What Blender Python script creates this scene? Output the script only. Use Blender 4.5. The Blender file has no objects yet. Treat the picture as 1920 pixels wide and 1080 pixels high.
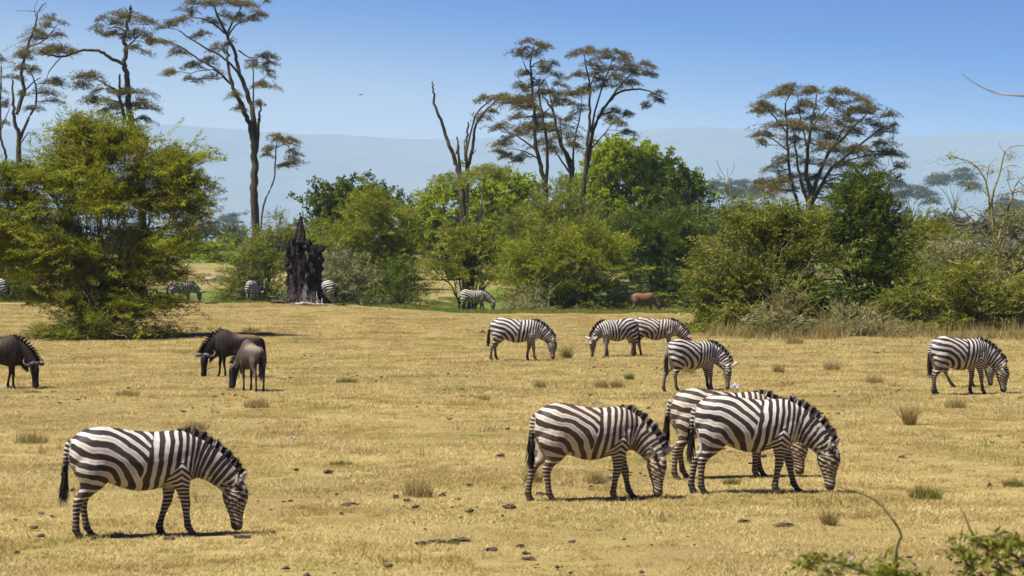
import bpy, bmesh, math, random
import numpy as np
from mathutils import Vector, Matrix, noise as mnoise

# ------------------------------------------------------------------ camera, sky, sun, exposure
SC = bpy.context.scene
COL = SC.collection
CAM_H = 3.5            # camera height (standing in an open vehicle)
LENS = 100.0
F = 1920 * LENS / 36   # focal length in photograph pixels
HORIZON = 461.0        # row of the horizon in the photograph

cam = bpy.data.objects.new('camera', bpy.data.cameras.new('camera'))
COL.objects.link(cam)
cam.location = (0, 0, CAM_H)
cam.rotation_euler = (math.radians(90), 0, 0)
cam.data.lens = LENS
cam.data.sensor_width = 36
cam.data.shift_y = -(540 - HORIZON) / 1920
cam.data.clip_start = 0.5
cam.data.clip_end = 20000
cam.data.dof.use_dof = True
cam.data.dof.focus_distance = 66
cam.data.dof.aperture_fstop = 6.3
SC.camera = cam

SUN_EL = math.radians(62)
SUN_AZ = math.radians(246)     # compass bearing of the sun, clockwise from +Y
sun_dir = Vector((math.sin(SUN_AZ) * math.cos(SUN_EL), math.cos(SUN_AZ) * math.cos(SUN_EL), math.sin(SUN_EL)))
sun = bpy.data.objects.new('sun', bpy.data.lights.new('sun', 'SUN'))
COL.objects.link(sun)
sun.data.energy = 5.0
sun.data.angle = math.radians(0.5)
sun.data.color = (1.0, 0.96, 0.91)
sun.rotation_euler = sun_dir.to_track_quat('Z', 'Y').to_euler()

world = bpy.data.worlds.new('World')
SC.world = world
world.use_nodes = True
wn, wl = world.node_tree.nodes, world.node_tree.links
wn.clear()
w_out = wn.new('ShaderNodeOutputWorld')
w_bg = wn.new('ShaderNodeBackground')
w_sky = wn.new('ShaderNodeTexSky')
w_sky.sky_type = 'NISHITA'
w_sky.sun_disc = False
w_sky.sun_elevation = SUN_EL
w_sky.sun_rotation = SUN_AZ
w_sky.altitude = 1700
w_sky.air_density = 1.0
w_sky.dust_density = 0.6
w_sky.ozone_density = 1.6
w_tc = wn.new('ShaderNodeTexCoord')
w_dot = wn.new('ShaderNodeVectorMath'); w_dot.operation = 'DOT_PRODUCT'
w_dot.inputs[1].default_value = (0.13, 0.0, 0.99)
w_ramp = wn.new('ShaderNodeValToRGB')
w_mul = wn.new('ShaderNodeMix'); w_mul.data_type = 'RGBA'; w_mul.blend_type = 'MULTIPLY'
w_mul.inputs[0].default_value = 1.0
e = w_ramp.color_ramp.elements
e[0].position = 0.03; e[0].color = (0.62, 0.54, 0.54, 1)
e[1].position = 0.115; e[1].color = (0.0, 0.06, 0.42, 1)
for pos, c in ((0.048, (0.46, 0.45, 0.55, 1)), (0.066, (0.18, 0.28, 0.54, 1)), (0.084, (0.01, 0.15, 0.52, 1))):
    q = e.new(pos); q.color = c
wl.new(w_tc.outputs['Generated'], w_dot.inputs[0])
wl.new(w_dot.outputs['Value'], w_ramp.inputs[0])
wl.new(w_sky.outputs[0], w_mul.inputs[6])
wl.new(w_ramp.outputs[0], w_mul.inputs[7])
wl.new(w_mul.outputs[2], w_bg.inputs[0])
w_bg.inputs[1].default_value = 0.10
wl.new(w_bg.outputs[0], w_out.inputs[0])

SC.view_settings.view_transform = 'Standard'
SC.view_settings.look = 'None'
SC.view_settings.exposure = 0.9
SC.view_settings.gamma = 1.0
SC.view_settings.use_curve_mapping = False
SC.render.engine = 'CYCLES'
SC.cycles.max_bounces = 5
SC.cycles.diffuse_bounces = 2
SC.cycles.glossy_bounces = 2
SC.cycles.transmission_bounces = 2
SC.cycles.volume_bounces = 2
SC.cycles.transparent_max_bounces = 4
SC.cycles.use_denoising = True

# ------------------------------------------------------------------ helpers
def sstep(a, b, x):
    t = np.clip((np.asarray(x, float) - a) / (b - a), 0, 1)
    return t * t * (3 - 2 * t)

def ground_z(x, y):
    x = np.asarray(x, float); y = np.asarray(y, float)
    amp = 0.16 + 0.52 * sstep(0, -13, x * 140 / np.maximum(y, 60))
    z = amp * sstep(90, 138, y)
    z = z - (amp + 0.6) * sstep(140, 168, y)
    z = z + 3.3 * sstep(176, 430, y)
    z = z + 0.05 * np.sin(x * 0.31 + 1.3) * np.sin(y * 0.17 + 0.4) * sstep(20, 60, y)
    z = z + 0.02 * np.sin(x * 0.9 + y * 0.5) * np.sin(y * 0.63 - x * 0.2)
    return z

def gz(x, y):
    return float(ground_z(x, y))

def at(px, py, d):
    """the point at distance d seen at pixel (px, py) of the photograph"""
    return Vector(((px - 960) / F * d, d, CAM_H + (HORIZON - py) / F * d))

def foot(px, d):
    x = (px - 960) / F * d
    return Vector((x, d, gz(x, d)))

def dist_of_row(py):
    """distance of a point on the flat field at pixel row py"""
    lo, hi = 20.0, 139.0
    for _ in range(40):
        m = (lo + hi) / 2
        if HORIZON + (CAM_H - gz(0, m)) * F / m > py: lo = m
        else: hi = m
    return (lo + hi) / 2

def tag(o, label=None, cat=None, group=None, kind=None):
    if label: o['label'] = label
    if cat: o['category'] = cat
    if group: o['group'] = group
    if kind: o['kind'] = kind
    return o

def empty(name, loc, rz=0.0):
    o = bpy.data.objects.new(name, None)
    COL.objects.link(o)
    o.location = loc; o.rotation_euler = (0, 0, rz)
    o.empty_display_size = 0.1
    return o

def mesh_np(name, verts, faces, n=3):
    """verts (N,3) array, faces (M,n) array"""
    verts = np.asarray(verts, np.float32); faces = np.asarray(faces, np.int32)
    me = bpy.data.meshes.new(name)
    me.vertices.add(len(verts)); me.vertices.foreach_set('co', verts.ravel())
    M = len(faces)
    me.loops.add(M * n); me.loops.foreach_set('vertex_index', faces.ravel())
    me.polygons.add(M)
    me.polygons.foreach_set('loop_start', np.arange(0, M * n, n, dtype=np.int32))
    me.polygons.foreach_set('loop_total', np.full(M, n, np.int32))
    me.update(calc_edges=True)
    me.validate()
    return me

def attr(me, name, vals):
    a = me.attributes.new(name, 'FLOAT', 'POINT')
    a.data.foreach_set('value', np.asarray(vals, np.float32))

def link(name, me, mat=None, parent=None, smooth=False):
    o = bpy.data.objects.new(name, me)
    COL.objects.link(o)
    if mat: me.materials.append(mat)
    if parent: o.parent = parent
    if smooth: me.polygons.foreach_set('use_smooth', np.ones(len(me.polygons), bool))
    return o

# ------------------------------------------------------------------ node helpers for materials
class NT:
    def __init__(self, name):
        self.m = bpy.data.materials.new(name); self.m.use_nodes = True
        self.t = self.m.node_tree; self.t.nodes.clear()
        self.out = self.t.nodes.new('ShaderNodeOutputMaterial')
    def n(self, kind, **kw):
        nd = self.t.nodes.new(kind)
        for k, v in kw.items(): setattr(nd, k, v)
        return nd
    def l(self, a, b): self.t.links.new(a, b)
    def setin(self, sock, v):
        if hasattr(v, 'is_output') or isinstance(v, bpy.types.NodeSocket): self.l(v, sock)
        else: sock.default_value = v
    def math(self, op, a, b=None, clamp=False):
        nd = self.n('ShaderNodeMath', operation=op, use_clamp=clamp)
        self.setin(nd.inputs[0], a)
        if b is not None: self.setin(nd.inputs[1], b)
        return nd.outputs[0]
    def noise(self, vec, scale, detail=4, rough=0.55, dist=0.0):
        nd = self.n('ShaderNodeTexNoise')
        if vec is not None: self.l(vec, nd.inputs['Vector'])
        nd.inputs['Scale'].default_value = scale; nd.inputs['Detail'].default_value = detail
        nd.inputs['Roughness'].default_value = rough; nd.inputs['Distortion'].default_value = dist
        return nd.outputs['Fac']
    def attr(self, name):
        return self.n('ShaderNodeAttribute', attribute_name=name).outputs['Fac']
    def mix(self, fac, a, b, mode='MIX'):
        nd = self.n('ShaderNodeMix', data_type='RGBA', blend_type=mode)
        self.setin(nd.inputs[0], fac)
        for s, v in ((nd.inputs[6], a), (nd.inputs[7], b)):
            if isinstance(v, tuple): s.default_value = v if len(v) == 4 else (*v, 1)
            else: self.l(v, s)
        return nd.outputs[2]
    def remap(self, v, a, b, c=0.0, d=1.0, smooth=False):
        nd = self.n('ShaderNodeMapRange')
        if smooth: nd.interpolation_type = 'SMOOTHSTEP'
        self.setin(nd.inputs[0], v)
        for i, q in enumerate((a, b, c, d)): nd.inputs[i + 1].default_value = q
        return nd.outputs[0]
    def bsdf(self, color, rough=0.9, bump=None, strength=0.3, dist=0.02, spec=0.3):
        b = self.n('ShaderNodeBsdfPrincipled')
        if isinstance(color, tuple): b.inputs['Base Color'].default_value = (*color, 1)
        else: self.l(color, b.inputs['Base Color'])
        self.setin(b.inputs['Roughness'], rough)
        b.inputs['Specular IOR Level'].default_value = spec
        if bump is not None:
            bp = self.n('ShaderNodeBump'); bp.inputs['Strength'].default_value = strength
            bp.inputs['Distance'].default_value = dist
            self.l(bump, bp.inputs['Height']); self.l(bp.outputs[0], b.inputs['Normal'])
        self.l(b.outputs[0], self.out.inputs[0])
        return b
    def pos(self): return self.n('ShaderNodeNewGeometry').outputs['Position']
    def obj(self): return self.n('ShaderNodeTexCoord').outputs['Object']
    def scaled(self, vec, s):
        nd = self.n('ShaderNodeMapping'); self.l(vec, nd.inputs[0]); nd.inputs['Scale'].default_value = s
        return nd.outputs[0]

DRY = [(0.24, 0.178, 0.058), (0.38, 0.293, 0.108), (0.165, 0.118, 0.038)]

def mat_ground():
    t = NT('dry_ground'); p = t.pos()
    big = t.noise(p, 0.09, 4); mid = t.noise(p, 0.7, 5, 0.65); fine = t.noise(p, 9, 6, 0.75)
    st = t.noise(t.scaled(p, (2.2, 0.7, 1)), 14, 4, 0.7)
    c = t.mix(t.remap(mid, 0.35, 0.68), DRY[0], DRY[1])
    c = t.mix(t.remap(big, 0.42, 0.62, 0, 0.7), c, DRY[2])
    c = t.mix(t.remap(fine, 0.52, 0.70, 0, 0.85), c, (0.12, 0.082, 0.028))
    c = t.mix(t.remap(st, 0.55, 0.75, 0, 0.7), c, (0.46, 0.345, 0.13))
    olive = t.noise(p, 0.22, 5, 0.6)
    c = t.mix(t.remap(olive, 0.56, 0.7, 0, 0.35), c, (0.20, 0.19, 0.055))
    g = t.attr('green')
    gm = t.math('ADD', g, t.remap(mid, 0.3, 0.7, -0.45, 0.45))
    gm = t.remap(gm, 0.3, 0.75)
    gcol = t.mix(t.remap(fine, 0.35, 0.65), (0.055, 0.095, 0.014), (0.13, 0.19, 0.028))
    c = t.mix(gm, c, gcol)
    t.bsdf(c, 0.95, t.math('ADD', fine, st), 0.6, 0.04, 0.15)
    return t.m

def mat_grass(name, a, b, green=None):
    t = NT(name); p = t.pos(); v = t.attr('var')
    c = t.mix(v, a, b)
    mid = t.noise(p, 0.5, 3)
    c = t.mix(t.remap(mid, 0.42, 0.66, 0, 0.7), c, (0.30, 0.205, 0.065))
    if green:
        c = t.mix(t.remap(t.noise(p, 0.3, 4), 0.54, 0.68, 0, 0.5), c, green)
    d = t.n('ShaderNodeBsdfDiffuse'); tr = t.n('ShaderNodeBsdfTranslucent'); mx = t.n('ShaderNodeMixShader')
    t.l(c, d.inputs[0]); t.l(c, tr.inputs[0]); mx.inputs[0].default_value = 0.25
    t.l(d.outputs[0], mx.inputs[1]); t.l(tr.outputs[0], mx.inputs[2]); t.l(mx.outputs[0], t.out.inputs[0])
    return t.m

def mat_leaf(name, dark, light, dry=None, trans=0.3, scale=0.5, dryamt=0.6):
    t = NT(name); v = t.attr('var')
    c = t.mix(v, dark, light)
    n1 = t.noise(t.obj(), scale, 3)
    c = t.mix(t.remap(n1, 0.42, 0.65, 0, 0.55), c, tuple(q * 0.75 for q in dark))
    if dry:
        n2 = t.noise(t.obj(), scale * 1.7, 3)
        c = t.mix(t.remap(n2, 0.5, 0.66, 0, dryamt), c, dry)
    d = t.n('ShaderNodeBsdfPrincipled'); d.inputs['Roughness'].default_value = 0.55
    d.inputs['Specular IOR Level'].default_value = 0.25
    tr = t.n('ShaderNodeBsdfTranslucent'); mx = t.n('ShaderNodeMixShader')
    t.l(c, d.inputs['Base Color']); t.l(c, tr.inputs[0]); mx.inputs[0].default_value = trans
    t.l(d.outputs[0], mx.inputs[1]); t.l(tr.outputs[0], mx.inputs[2]); t.l(mx.outputs[0], t.out.inputs[0])
    return t.m

def mat_bark(name, a, b, scale=3.0):
    t = NT(name); o = t.obj()
    n1 = t.noise(t.scaled(o, (1, 1, 0.25)), scale, 5, 0.65)
    c = t.mix(t.remap(n1, 0.38, 0.62), a, b)
    t.bsdf(c, 0.9, n1, 0.6, 0.05, 0.2)
    return t.m

M = {}
M['ground'] = mat_ground()
M['grass'] = mat_grass('dry_grass_blades', (0.36, 0.275, 0.095), (0.72, 0.595, 0.275), (0.26, 0.26, 0.055))
M['tall'] = mat_grass('tall_dry_grass_blades', (0.19, 0.16, 0.05), (0.46, 0.39, 0.17), (0.13, 0.16, 0.03))
M['greengrass'] = mat_grass('green_grass_blades', (0.10, 0.16, 0.02), (0.24, 0.30, 0.06))
M['tuft'] = mat_grass('tuft_blades', (0.22, 0.17, 0.06), (0.46, 0.36, 0.15), (0.13, 0.17, 0.03))
M['weed'] = mat_grass('weed_blades', (0.07, 0.11, 0.015), (0.20, 0.22, 0.05))
M['acacia'] = mat_leaf('acacia_leaf', (0.11, 0.132, 0.003), (0.40, 0.425, 0.012), (0.36, 0.29, 0.055), 0.36, 0.5, 0.45)
M['olive'] = mat_leaf('olive_leaf', (0.080, 0.10, 0.004), (0.31, 0.335, 0.02), (0.33, 0.28, 0.08), 0.32, 0.6, 0.45)
M['canopy'] = mat_leaf('canopy_leaf', (0.070, 0.056, 0.007), (0.25, 0.20, 0.022), (0.15, 0.09, 0.03), 0.25, 0.3)
M['bright'] = mat_leaf('bright_leaf', (0.17, 0.22, 0.003), (0.46, 0.54, 0.008), None, 0.4, 0.4)
M['deep'] = mat_leaf('deep_leaf', (0.045, 0.07, 0.003), (0.16, 0.21, 0.008), None, 0.3, 0.5)
M['grey'] = mat_leaf('greygreen_leaf', (0.13, 0.135, 0.04), (0.34, 0.33, 0.12), (0.34, 0.28, 0.17), 0.25, 0.6, 0.6)
M['far'] = mat_leaf('far_leaf', (0.07, 0.075, 0.03), (0.16, 0.155, 0.07), None, 0.2, 0.3)
M['bark'] = mat_bark('dark_bark', (0.030, 0.022, 0.014), (0.10, 0.078, 0.042))
M['barkyellow'] = mat_bark('yellow_bark', (0.16, 0.125, 0.035), (0.36, 0.30, 0.12))
M['barkgrey'] = mat_bark('grey_bark', (0.13, 0.11, 0.085), (0.38, 0.34, 0.28))
M['deadwood'] = mat_bark('deadwood', (0.16, 0.13, 0.10), (0.46, 0.42, 0.36), 5)

# ------------------------------------------------------------------ the land
def build_ground():
    ys = np.concatenate([np.linspace(-40, 20, 13), np.linspace(21, 220, 200), np.geomspace(223, 10500, 120)])
    us = np.linspace(-1, 1, 141)
    X = np.zeros((len(ys), len(us))); Y = np.zeros_like(X)
    for i, y in enumerate(ys):
        hw = max(90.0, abs(y) * 0.75)
        X[i] = us * hw; Y[i] = y
    Z = ground_z(X, Y)
    v = np.stack([X, Y, Z], -1).reshape(-1, 3)
    a = np.arange(len(ys) * len(us)).reshape(len(ys), len(us))
    f = np.stack([a[:-1, :-1], a[:-1, 1:], a[1:, 1:], a[1:, :-1]], -1).reshape(-1, 4)
    me = mesh_np('ground', v, f, 4)
    x, y = v[:, 0], v[:, 1]
    crest = 139 + 2.0 * np.sin(x * 0.5)
    g = sstep(0, 7, y - crest) * (1 - 0.75 * sstep(205, 260, y) + 0.45 * sstep(300, 340, y))
    px = 960 + F * x / np.maximum(y, 1)
    g *= 1 - 0.55 * sstep(640, 700, px) * sstep(900, 840, px) * sstep(178, 200, y)
    g += 0.5 * np.exp(-(((x + 15.3) / 3.2) ** 2 + ((y - 102.5) / 3.5) ** 2))
    g += 0.45 * sstep(8, 12, x) * sstep(101, 108, y)
    attr(me, 'green', np.clip(g, 0, 1))
    return tag(link('ground', me, M['ground'], smooth=True), kind='structure')

def build_hills():
    """escarpment on the far side of the plain; ridge heights per bearing, thirteen kilometres off"""
    ridge = [(-2200, 215), (-900, 228), (-300, 245), (0, 246), (200, 236), (330, 236), (450, 243), (560, 254), (660, 258), (760, 262), (870, 262),
             (960, 258), (1100, 254), (1200, 247), (1260, 241), (1330, 240), (1420, 243), (1500, 251), (1640, 258), (1740, 256), (1820, 250), (1950, 252), (2300, 244), (3000, 225), (4400, 215)]
    rx = np.array([r[0] for r in ridge], float); ry = np.array([r[1] for r in ridge], float)
    nb, nd = 260, 40
    pxs = np.linspace(-2200, 4400, nb); ds = np.linspace(8800, 15500, nd)
    V = []
    for px in pxs:
        h = np.interp(px, rx, ry)
        top = (HORIZON - h) / F * 13000 + CAM_H
        for k, d in enumerate(ds):
            t = (d - 8800) / 4200
            s = math.sin(min(t, 1) * math.pi / 2) ** 2 if t <= 1 else 1 - 0.25 * (t - 1)
            x = (px - 960) / F * d
            n = mnoise.fractal(Vector((x * 0.0019, d * 0.0012, 3)), 1.0, 2.0, 5)
            amp = 60 * min(1, t * 1.2) * (1 - 0.95 * math.exp(-((t - 1) / 0.22) ** 2)) if t < 1.4 else 6
            V.append((x, d, 1.5 + top * s * 0.992 + n * amp))
    a = np.arange(nb * nd).reshape(nb, nd)
    f = np.stack([a[:-1, :-1], a[1:, :-1], a[1:, 1:], a[:-1, 1:]], -1).reshape(-1, 4)
    t = NT('far_slopes'); n1 = t.noise(t.pos(), 0.01, 5)
    t.bsdf(t.mix(n1, (0.10, 0.12, 0.12), (0.21, 0.22, 0.20)), 1.0, spec=0.0)
    return tag(link('hills', mesh_np('hills', V, f, 4), t.m, smooth=True), kind='structure')

ground = build_ground()
hills = build_hills()

HAZE = True
def build_haze():
    bm = bmesh.new()
    bmesh.ops.create_cube(bm, size=1.0)
    for v in bm.verts:
        v.co = Vector((v.co.x * 42000, 7750 + v.co.y * 15900, 318 + v.co.z * 644))
    me = bpy.data.meshes.new('haze'); bm.to_mesh(me); bm.free()
    m = bpy.data.materials.new('haze_air'); m.use_nodes = True
    m.node_tree.nodes.clear()
    o = m.node_tree.nodes.new('ShaderNodeOutputMaterial')
    v = m.node_tree.nodes.new('ShaderNodeVolumePrincipled')
    v.inputs['Color'].default_value = (0.50, 0.725, 1.0, 1)
    v.inputs['Density'].default_value = 0.000074
    v.inputs['Anisotropy'].default_value = 0.0
    m.node_tree.links.new(v.outputs[0], o.inputs['Volume'])
    return tag(link('haze', me, m), kind='stuff')
if HAZE: build_haze()
# ------------------------------------------------------------------ animals
def loft(pts, sides, ry, rz, seg=16, dorsal=None):
    """closed tube of elliptical rings; pts (n,3), sides (n,3) lateral unit vectors"""
    pts = np.asarray(pts, float); sides = np.asarray(sides, float)
    n = len(pts)
    tan = np.gradient(pts, axis=0)
    tan /= np.linalg.norm(tan, axis=1)[:, None] + 1e-9
    if dorsal is None:
        dor = np.cross(tan, sides)
    else:
        dor = np.asarray(dorsal, float)
    dor /= np.linalg.norm(dor, axis=1)[:, None] + 1e-9
    th = np.linspace(0, 2 * np.pi, seg, endpoint=False)
    V = []
    for i in range(n):
        V.append(pts[i] + np.cos(th)[:, None] * sides[i] * ry[i] + np.sin(th)[:, None] * dor[i] * rz[i])
    V = np.concatenate(V + [[pts[0]], [pts[-1]]])
    Fc = []
    for i in range(n - 1):
        for k in range(seg):
            a = i * seg + k; b = i * seg + (k + 1) % seg
            Fc.append((a, b, b + seg, a + seg))
    e0, e1 = n * seg, n * seg + 1
    for k in range(seg):
        Fc.append((e0, (k + 1) % seg, k))
        Fc.append((e1, (n - 1) * seg + k, (n - 1) * seg + (k + 1) % seg))
    return V, Fc, dor

def densify(arr, m):
    """Catmull-Rom resampling of rows, m steps per span"""
    a = np.asarray(arr, float); n = len(a); out = []
    for i in range(n - 1):
        p0, p1, p2, p3 = a[max(i - 1, 0)], a[i], a[i + 1], a[min(i + 2, n - 1)]
        for k in range(m):
            t = k / m
            out.append(0.5 * ((2 * p1) + (-p0 + p2) * t + (2 * p0 - 5 * p1 + 4 * p2 - p3) * t * t + (-p0 + 3 * p1 - 3 * p2 + p3) * t ** 3))
    out.append(a[-1])
    return np.array(out)

def remesh(V, Fc, voxel):
    me = bpy.data.meshes.new('tmp'); me.from_pydata([tuple(v) for v in V], [], Fc)
    o = bpy.data.objects.new('tmp', me); COL.objects.link(o)
    md = o.modifiers.new('r', 'REMESH'); md.mode = 'VOXEL'; md.voxel_size = voxel; md.use_smooth_shade = True
    dg = bpy.context.evaluated_depsgraph_get(); dg.update()
    res = bpy.data.meshes.new_from_object(o.evaluated_get(dg))
    bpy.data.objects.remove(o); bpy.data.meshes.remove(me)
    n = len(res.vertices)
    co = np.empty(n * 3, np.float32); res.vertices.foreach_get('co', co); co = co.reshape(-1, 3).astype(float)
    ed = np.empty(len(res.edges) * 2, np.int32); res.edges.foreach_get('vertices', ed); ed = ed.reshape(-1, 2)
    deg = np.bincount(ed.ravel(), minlength=n).astype(float)[:, None] + 1e-9
    for it in range(8):
        s = np.zeros_like(co)
        np.add.at(s, ed[:, 0], co[ed[:, 1]]); np.add.at(s, ed[:, 1], co[ed[:, 0]])
        co += (s / deg - co) * (0.55 if it % 2 == 0 else -0.50)
    res.vertices.foreach_set('co', co.astype(np.float32).ravel()); res.update()
    res.polygons.foreach_set('use_smooth', np.ones(len(res.polygons), bool))
    return res, co

def project(P, pts, rad):
    """nearest place of each P on a polyline: distance / radius there, arc length, index fraction"""
    best = np.full(len(P), 1e9); arc = np.zeros(len(P)); idx = np.zeros(len(P))
    acc = 0.0
    for i in range(len(pts) - 1):
        a, b = pts[i], pts[i + 1]; ab = b - a; L = np.linalg.norm(ab)
        t = np.clip(((P - a) @ ab) / (L * L + 1e-12), 0, 1)
        d = np.linalg.norm(P - (a + t[:, None] * ab), axis=1) / (rad[i] + t * (rad[i + 1] - rad[i]))
        m = d < best
        best[m] = d[m]; arc[m] = (acc + t * L)[m]; idx[m] = (i + t)[m]
        acc += L
    return best, arc, idx

ZEBRA = dict(
    torso=[(.35, 1.06, .86, .07), (.385, 1.16, .79, .145), (.46, 1.24, .75, .20), (.55, 1.28, .72, .232), (.66, 1.30, .68, .25), (.80, 1.285, .615, .262),
           (1.0, 1.25, .545, .28), (1.15, 1.232, .535, .285), (1.3, 1.228, .56, .272), (1.45, 1.24, .61, .24), (1.58, 1.225, .635, .20), (1.69, 1.16, .66, .155), (1.76, 1.07, .70, .10)],
    neck=[(1.46, .97, .25, .15), (1.62, .945, .245, .135), (1.78, .88, .22, .115), (1.92, .795, .192, .10), (2.04, .69, .166, .092), (2.12, .60, .15, .086)],
    head=[(2.12, .63, .10, .07), (2.155, .54, .145, .088), (2.165, .45, .158, .097), (2.168, .36, .134, .084), (2.172, .27, .102, .064), (2.178, .185, .079, .053), (2.182, .115, .075, .055), (2.182, .07, .062, .048), (2.18, .045, .036, .032)],
    hind=[(.64, 1.0, .18, .10, .12), (.60, .86, .20, .115, .135), (.59, .74, .185, .11, .14), (.585, .64, .145, .09, .135), (.53, .55, .10, .066, .13), (.455, .475, .068, .05, .125), (.425, .43, .06, .044, .12),
          (.41, .36, .046, .037, .12), (.405, .25, .038, .033, .12), (.40, .15, .040, .035, .12), (.402, .105, .047, .040, .12), (.425, .06, .040, .037, .12), (.445, .03, .052, .046, .12), (.45, .0, .058, .05, .12)],
    fore=[(1.52, .92, .15, .08, .13), (1.50, .78, .15, .09, .145), (1.49, .68, .115, .08, .14), (1.50, .56, .078, .058, .13), (1.515, .45, .056, .046, .125), (1.52, .385, .055, .048, .12), (1.515, .33, .045, .039, .12),
          (1.51, .24, .037, .032, .12), (1.51, .15, .040, .035, .12), (1.512, .105, .046, .040, .12), (1.535, .06, .040, .037, .12), (1.555, .03, .052, .046, .12), (1.56, .0, .058, .05, .12)],
    tail=[(.42, 1.13, .05), (.355, 1.12, .042), (.318, 1.03, .032), (.305, .92, .026), (.30, .80, .022), (.30, .72, .016)],
    ear=(.215, .058), voxel=.0165, thick=1.1)
GNU = dict(
    torso=[(.37, .99, .80, .06), (.41, 1.06, .76, .13), (.5, 1.12, .73, .18), (.65, 1.15, .71, .21), (.85, 1.155, .68, .23), (1.05, 1.18, .63, .24),
           (1.25, 1.245, .575, .24), (1.40, 1.31, .54, .22), (1.53, 1.30, .55, .19), (1.64, 1.21, .59, .15), (1.72, 1.1, .65, .09)],
    neck=[(1.42, 1.0, .27, .14), (1.58, .965, .255, .125), (1.72, .885, .215, .108), (1.83, .78, .185, .095), (1.92, .67, .16, .088), (1.97, .60, .14, .085)],
    head=[(1.97, .64, .10, .075), (2.02, .55, .125, .095), (2.05, .46, .13, .098), (2.065, .36, .112, .082), (2.075, .25, .095, .072), (2.085, .15, .092, .078), (2.09, .08, .085, .082), (2.09, .05, .06, .06)],
    hind=[(.62, .92, .16, .09, .11), (.58, .80, .165, .10, .12), (.565, .70, .14, .09, .12), (.55, .62, .11, .075, .12), (.50, .54, .08, .055, .12), (.445, .47, .055, .042, .115), (.42, .42, .047, .037, .11),
          (.41, .35, .036, .03, .11), (.405, .24, .030, .026, .11), (.40, .14, .033, .029, .11), (.402, .10, .038, .033, .11), (.42, .055, .033, .03, .11), (.435, .03, .042, .037, .11), (.44, .0, .045, .04, .11)],
    fore=[(1.48, .92, .15, .08, .12), (1.46, .78, .135, .08, .13), (1.455, .68, .10, .07, .13), (1.46, .56, .066, .05, .12), (1.47, .45, .047, .039, .115), (1.475, .385, .046, .04, .11), (1.47, .33, .037, .033, .11),
          (1.465, .24, .030, .027, .11), (1.465, .15, .033, .029, .11), (1.467, .105, .038, .034, .11), (1.485, .06, .033, .03, .11), (1.50, .03, .042, .037, .11), (1.505, .0, .046, .04, .11)],
    tail=[(.42, 1.03, .04), (.355, 1.02, .034), (.315, .93, .026), (.30, .82, .022), (.295, .7, .02), (.292, .62, .014)],
    ear=(.15, .035), voxel=.019)
BUCK = dict(ZEBRA)
BUCK.update(
    torso=[(.35, 1.02, .84, .07), (.385, 1.12, .79, .145), (.46, 1.19, .75, .20), (.55, 1.22, .71, .235), (.66, 1.23, .66, .255), (.80, 1.225, .59, .275),
           (1.0, 1.21, .52, .30), (1.15, 1.21, .51, .30), (1.3, 1.225, .53, .285), (1.45, 1.25, .56, .25), (1.58, 1.22, .58, .21), (1.69, 1.14, .62, .165), (1.76, 1.05, .68, .11)],
    neck=[(1.46, .95, .25, .16), (1.60, .91, .24, .145), (1.74, .83, .215, .125), (1.86, .74, .18, .108), (1.95, .65, .155, .095), (2.0, .58, .14, .088)],
    head=[(2.0, .62, .10, .075), (2.05, .53, .135, .092), (2.075, .44, .14, .097), (2.085, .35, .125, .085), (2.09, .25, .105, .072), (2.095, .16, .09, .064), (2.10, .09, .08, .06), (2.10, .05, .055, .045)],
    tail=[(.40, 1.10, .04), (.34, 1.09, .032), (.305, 1.0, .024), (.29, .88, .02), (.285, .76, .016), (.285, .66, .012)],
    ear=(.19, .045))

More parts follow.
